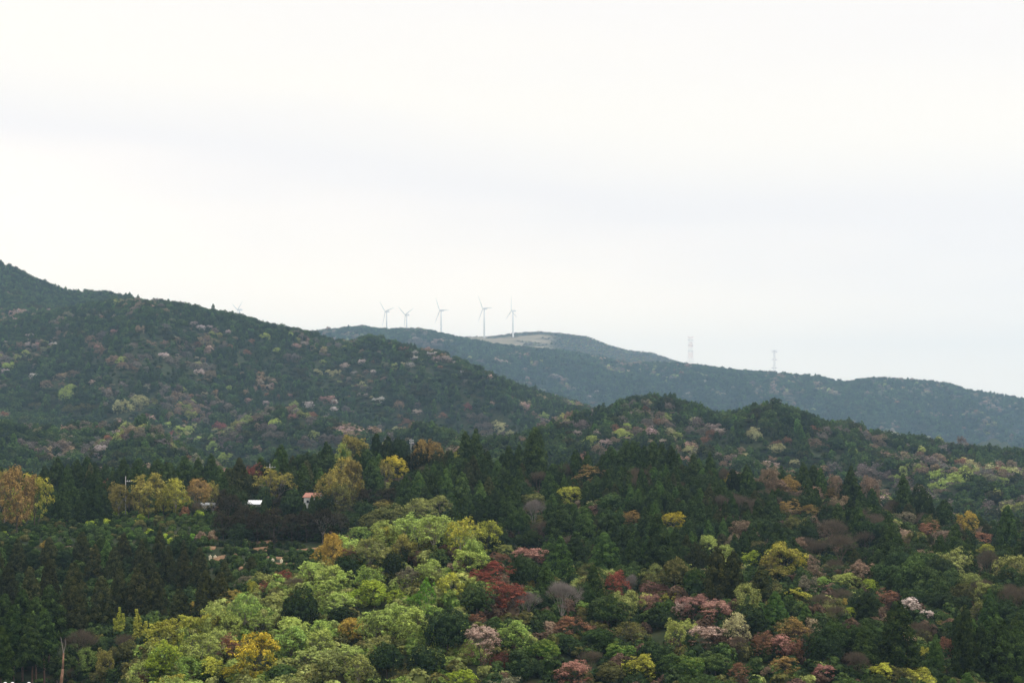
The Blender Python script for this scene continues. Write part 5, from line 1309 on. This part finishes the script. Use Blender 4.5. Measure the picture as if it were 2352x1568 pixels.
def shed(px, ytop, Y, W, D, Hh, rz, label, name='shed', wall=WALL, roofm=ROOF_WHITE, windows=2, ridge=1.0):
    X = (px - CX) / F * Y; zt = zpix(ytop, Y); zb = zt - Hh - ridge
    zg = min(float(ground_z(X + a, Y + b)) for a in (-W / 2, 0, W / 2) for b in (-D / 2, D / 2))
    root = link(name, None, None, (X, Y, zb)); root.rotation_euler = (0, 0, rz); tag(root, label, name.replace('_', ' '))
    m = MB(); m.box((0, 0, Hh / 2 + min(zg - zb, 0) / 2), (W, D, Hh - min(zg - zb, 0)))
    m.add([(-W / 2, -D / 2, Hh), (-W / 2, D / 2, Hh), (-W / 2, 0, Hh + ridge), (W / 2, -D / 2, Hh), (W / 2, D / 2, Hh), (W / 2, 0, Hh + ridge)], [(0, 2, 1), (3, 4, 5)])
    m.build('wall', wall, root)
    m = MB(); e = 0.35
    for sgn in (-1, 1):
        y_e, z_e = sgn * (D / 2 + e), Hh - e * ridge / (D / 2)
        m.add([(-W / 2 - e, 0, Hh + ridge), (W / 2 + e, 0, Hh + ridge), (W / 2 + e, y_e, z_e), (-W / 2 - e, y_e, z_e), (-W / 2 - e, 0, Hh + ridge + .12), (W / 2 + e, 0, Hh + ridge + .12), (W / 2 + e, y_e, z_e + .12), (-W / 2 - e, y_e, z_e + .12)],
              [(0, 1, 2, 3), (7, 6, 5, 4), (0, 4, 5, 1), (2, 6, 7, 3), (1, 5, 6, 2), (0, 3, 7, 4)])
    rf = m.build('roof', roofm, root)
    nrib = int(W / 0.8)
    m = MB()
    for i in range(nrib + 1):
        xx = -W / 2 + i * W / nrib
        for sgn in (-1, 1):
            m.bar((xx, sgn * 0.05, Hh + ridge + .15), (xx, sgn * (D / 2 + e), Hh - e * ridge / (D / 2) + .15), 0.06)
    m.build('roof_seam', roofm, rf)
    for i in range(windows):
        xx = -W / 2 + (i + 0.7) * W / (windows + 0.4)
        m = MB(); m.box((xx, -D / 2 - 0.02, Hh * 0.55), (0.9, 0.08, 0.9)); w_ = m.build('window', DARK_STEEL, root)
        m = MB(); m.box((xx, -D / 2 - 0.07, Hh * 0.55), (0.74, 0.03, 0.74)); m.build('pane', GLASS, w_)
    m = MB(); m.box((W / 2 - 0.9, -D / 2 - 0.03, 1.0), (0.9, 0.06, 2.0)); m.build('door', DARK_STEEL, root)


shed(481, 1154.5, 442, 4.6, 4, 2.6, 0.15, 'small white shed half hidden by bushes at the end of the field', 'garden_shed', ridge=0.5, windows=1)
shed(583, 1149, 432, 5.4, 4, 2.2, -0.05, 'low shed showing only its white sheet roof above the thicket', 'low_shed', wall=CREAM, windows=1, ridge=0.9)
shed(720, 1132, 440, 4.6, 4.5, 3.2, -0.25, 'white house with a red roof seen between dark trees', 'farm_house', wall=WALL, roofm=ROOF_RED, windows=2, ridge=1.1)
shed(776, 1150, 436, 7.0, 4, 2.2, 0.1, 'pale outbuilding glimpsed through branches beside the white house', 'outbuilding', wall=WALL, roofm=ROOF_WHITE, windows=1, ridge=0.6)

# soil banks between the orchard rows
def soil(pts, wid, label=None):
    V, Fq = [], []
    xs_ = np.linspace(pts[0][0], pts[-1][0], 26)
    ys_ = np.interp(xs_, [p[0] for p in pts], [p[1] for p in pts])
    prof = [(-1, 0.02), (-0.8, 0.35), (0.2, 0.5), (1, 0.06)]
    Ye = [np.median([find_y(p[0] + q_, p[1], 290, 420) for q_ in (-8, 0, 8)]) for p in pts]
    for i_, (a, yp) in enumerate(zip(xs_, ys_)):
        Y = float(np.interp(a, [p[0] for p in pts], Ye)); X = (a - CX) / F * Y
        wj = wid * (0.55 + 0.5 * fr.random()) * math.sin(math.pi * (i_ + 0.6) / 26.2) ** 0.4
        for f, hh in prof:
            yy = Y + f * wj
            V.append((X, yy, float(ground_z(X, yy)) + hh))
    for i in range(len(xs_) - 1):
        for j in range(3):
            Fq.append((i * 4 + j, (i + 1) * 4 + j, (i + 1) * 4 + j + 1, i * 4 + j + 1))
    o = link('soil_bank', mesh_np('soil_bank', np.array(V), np.array(Fq), SOIL, smooth=True)); tag(o, kind='structure')


CR = lambda zx, zy: (170.9 * 0 + (500 + zx * 0.34014) * 0.57422, (2000 + zy * 0.34014) * 0.57422)
for pts, w_ in (([(1290, 552), (1500, 518), (1790, 495)], 1.8), ([(940, 610), (1070, 598)], 2.4), ([(1510, 590), (1700, 580)], 2.6), ([(1590, 635), (1720, 620)], 3.4), ([(1020, 725), (1180, 708)], 3.2), ([(1280, 665), (1400, 650)], 1.6), ([(1640, 700), (1930, 690)], 1.5),
               ([(1690, 775), (2000, 766)], 1.4), ([(1280, 790), (1470, 780)], 2.4), ([(1340, 820), (1440, 800)], 2.2), ([(2160, 685), (2330, 672)], 1.4), ([(2000, 615), (2300, 600)], 1.0)):
    soil([CR(*p) for p in pts], w_)


def marker(zx, zy, hpx, label, ox=500, oy=2000):
    px, py = (ox + zx * 0.34014) * 0.57422, (oy + zy * 0.34014) * 0.57422
    Y = find_y(px, py + hpx * 0.195, 300, 438); X = (px - CX) / F * Y; Z = float(ground_z(X, Y)) + 0.3
    Z = max(Z, zpix(py + hpx * 0.195, Y))
    h = hpx * 0.195 / F * Y * 1.1
    root = link('marker_box', None, None, (X, Y, Z)); tag(root, label, 'box', 'small cream boxes on the terraces')
    m = MB(); m.box((0, 0, h * 0.4 - 0.2), (0.62, 0.5, h * 0.8 + 0.4)); m.build('body', BOXW, root)
    m = MB(); m.box((0, 0, h * 0.8), (0.72, 0.6, 0.12)); m.box((0, 0, h * 0.8 + 0.2), (0.3, 0.3, 0.36), taper=0.5); m.build('lid', BOXW, root)


marker(1340, 508, 38, 'cream box at the left end of the upper soil bank')
marker(1427, 498, 34, 'cream box just right of the other on the upper soil bank')
marker(1003, 672, 40, 'cream box at the edge of the cedar stand')
marker(1738, 722, 48, 'cream box on the lowest terrace, left of a pair')
marker(1840, 724, 48, 'cream box on the lowest terrace, right of a pair')
marker(1325, 750, 34, 'small dull box on the reddish soil below the orchard rows')
marker(290, 255, 26, 'tiny white box among the orchard bushes')
marker(1060, 680, 26, 'pale box beside a shrub near the cedar stand')

# dead snag at the bottom left
def snag():
    px, ytop, Y = 142, 1462, 212
    X = (px - CX) / F * Y; zt = zpix(ytop, Y); zb = float(ground_z(X, Y)) - 0.5; H = zt - zb
    root = link('dead_tree', None, None, (X, Y, zb)); tag(root, 'bare dead trunk with broken stubs in front of the dark cedars', 'dead tree')
    m = MB(); P = [np.array((-0.5, 0, 0)), np.array((-0.42, 0, H * .3)), np.array((-0.2, 0, H * .55)), np.array((0.15, 0, H * 0.72)), np.array((0.25, 0, H * 0.86))]; Rr = [0.36, 0.32, 0.27, 0.17, 0.11]
    for i in range(4): m.bar(P[i], P[i + 1], Rr[i], Rr[i + 1], 9)
    m.build('trunk', SNAG_BARK, root, True)
    for a, b, r0 in (((0.25, 0, H * .86), (-0.15, 0, H * 1.0), .07), ((0.25, 0, H * .86), (0.55, 0.1, H * .93), .06), ((0.55, 0.1, H * .93), (0.5, 0, H * .99), .04), ((-0.3, 0, H * .45), (-0.75, 0, H * .62), .07), ((-0.42, 0, H * .3), (-1.2, 0, H * .36), .09), ((-0.2, 0, H * .5), (0.5, 0, H * .56), .04), ((-0.25, 0, H * .52), (-0.5, -.2, H * .47), .06), ((-0.35, 0, H * .35), (0.1, 0.2, H * .38), .04)):
        m = MB(); m.bar(a, b, r0, r0 * 0.4, 6); m.build('broken_branch', GREY_BARK, root)


snag()
for px, lab in ((11.9, 'white rounded pole cap at the bottom left corner'), (28.6, 'white rounded pole cap, second from the bottom left corner'), (66.3, 'white rounded pole cap, third from the bottom left corner')):
    Y = 70; X = (px - CX) / F * Y; zt = zpix(1565.3, Y); zb = float(ground_z(X, Y))
    root = link('capped_pole', None, None, (X, Y, zb)); tag(root, lab, 'pole', 'white capped poles below the viewpoint')
    H = zt - zb
    m = MB(); m.lathe([(0.05, -0.3), (0.05, H - 0.16)], 10); m.build('pole', CONCRETE, root, True)
    m = MB(); m.lathe([(0.03, H - 0.18), (0.09, H - 0.13), (0.10, H - 0.08), (0.07, H - 0.02), (0.02, H)], 12); m.build('cap', WHITE_PAINT, root, True)

# ------------------------------------------------------------------ haze
hz = bpy.data.materials.new('haze_air'); hz.use_nodes = True; t = hz.node_tree; t.nodes.clear()
out = t.nodes.new('ShaderNodeOutputMaterial'); pv = t.nodes.new('ShaderNodeVolumePrincipled')
pv.inputs['Color'].default_value = (0.50, 0.75, 1.0, 1); pv.inputs['Density'].default_value = 0.000086; pv.inputs['Anisotropy'].default_value = 0.0
t.links.new(pv.outputs[0], out.inputs['Volume'])
m = MB(); z0, z1 = float(ZG.min()) - 6, float(max(ZG.max() + 40, 500))
m.box((0, 4200, (z0 + z1) / 2), (11800, 8760, z1 - z0))
tag(m.build('haze', hz), 'faint bluish haze filling the valley air', kind='stuff')
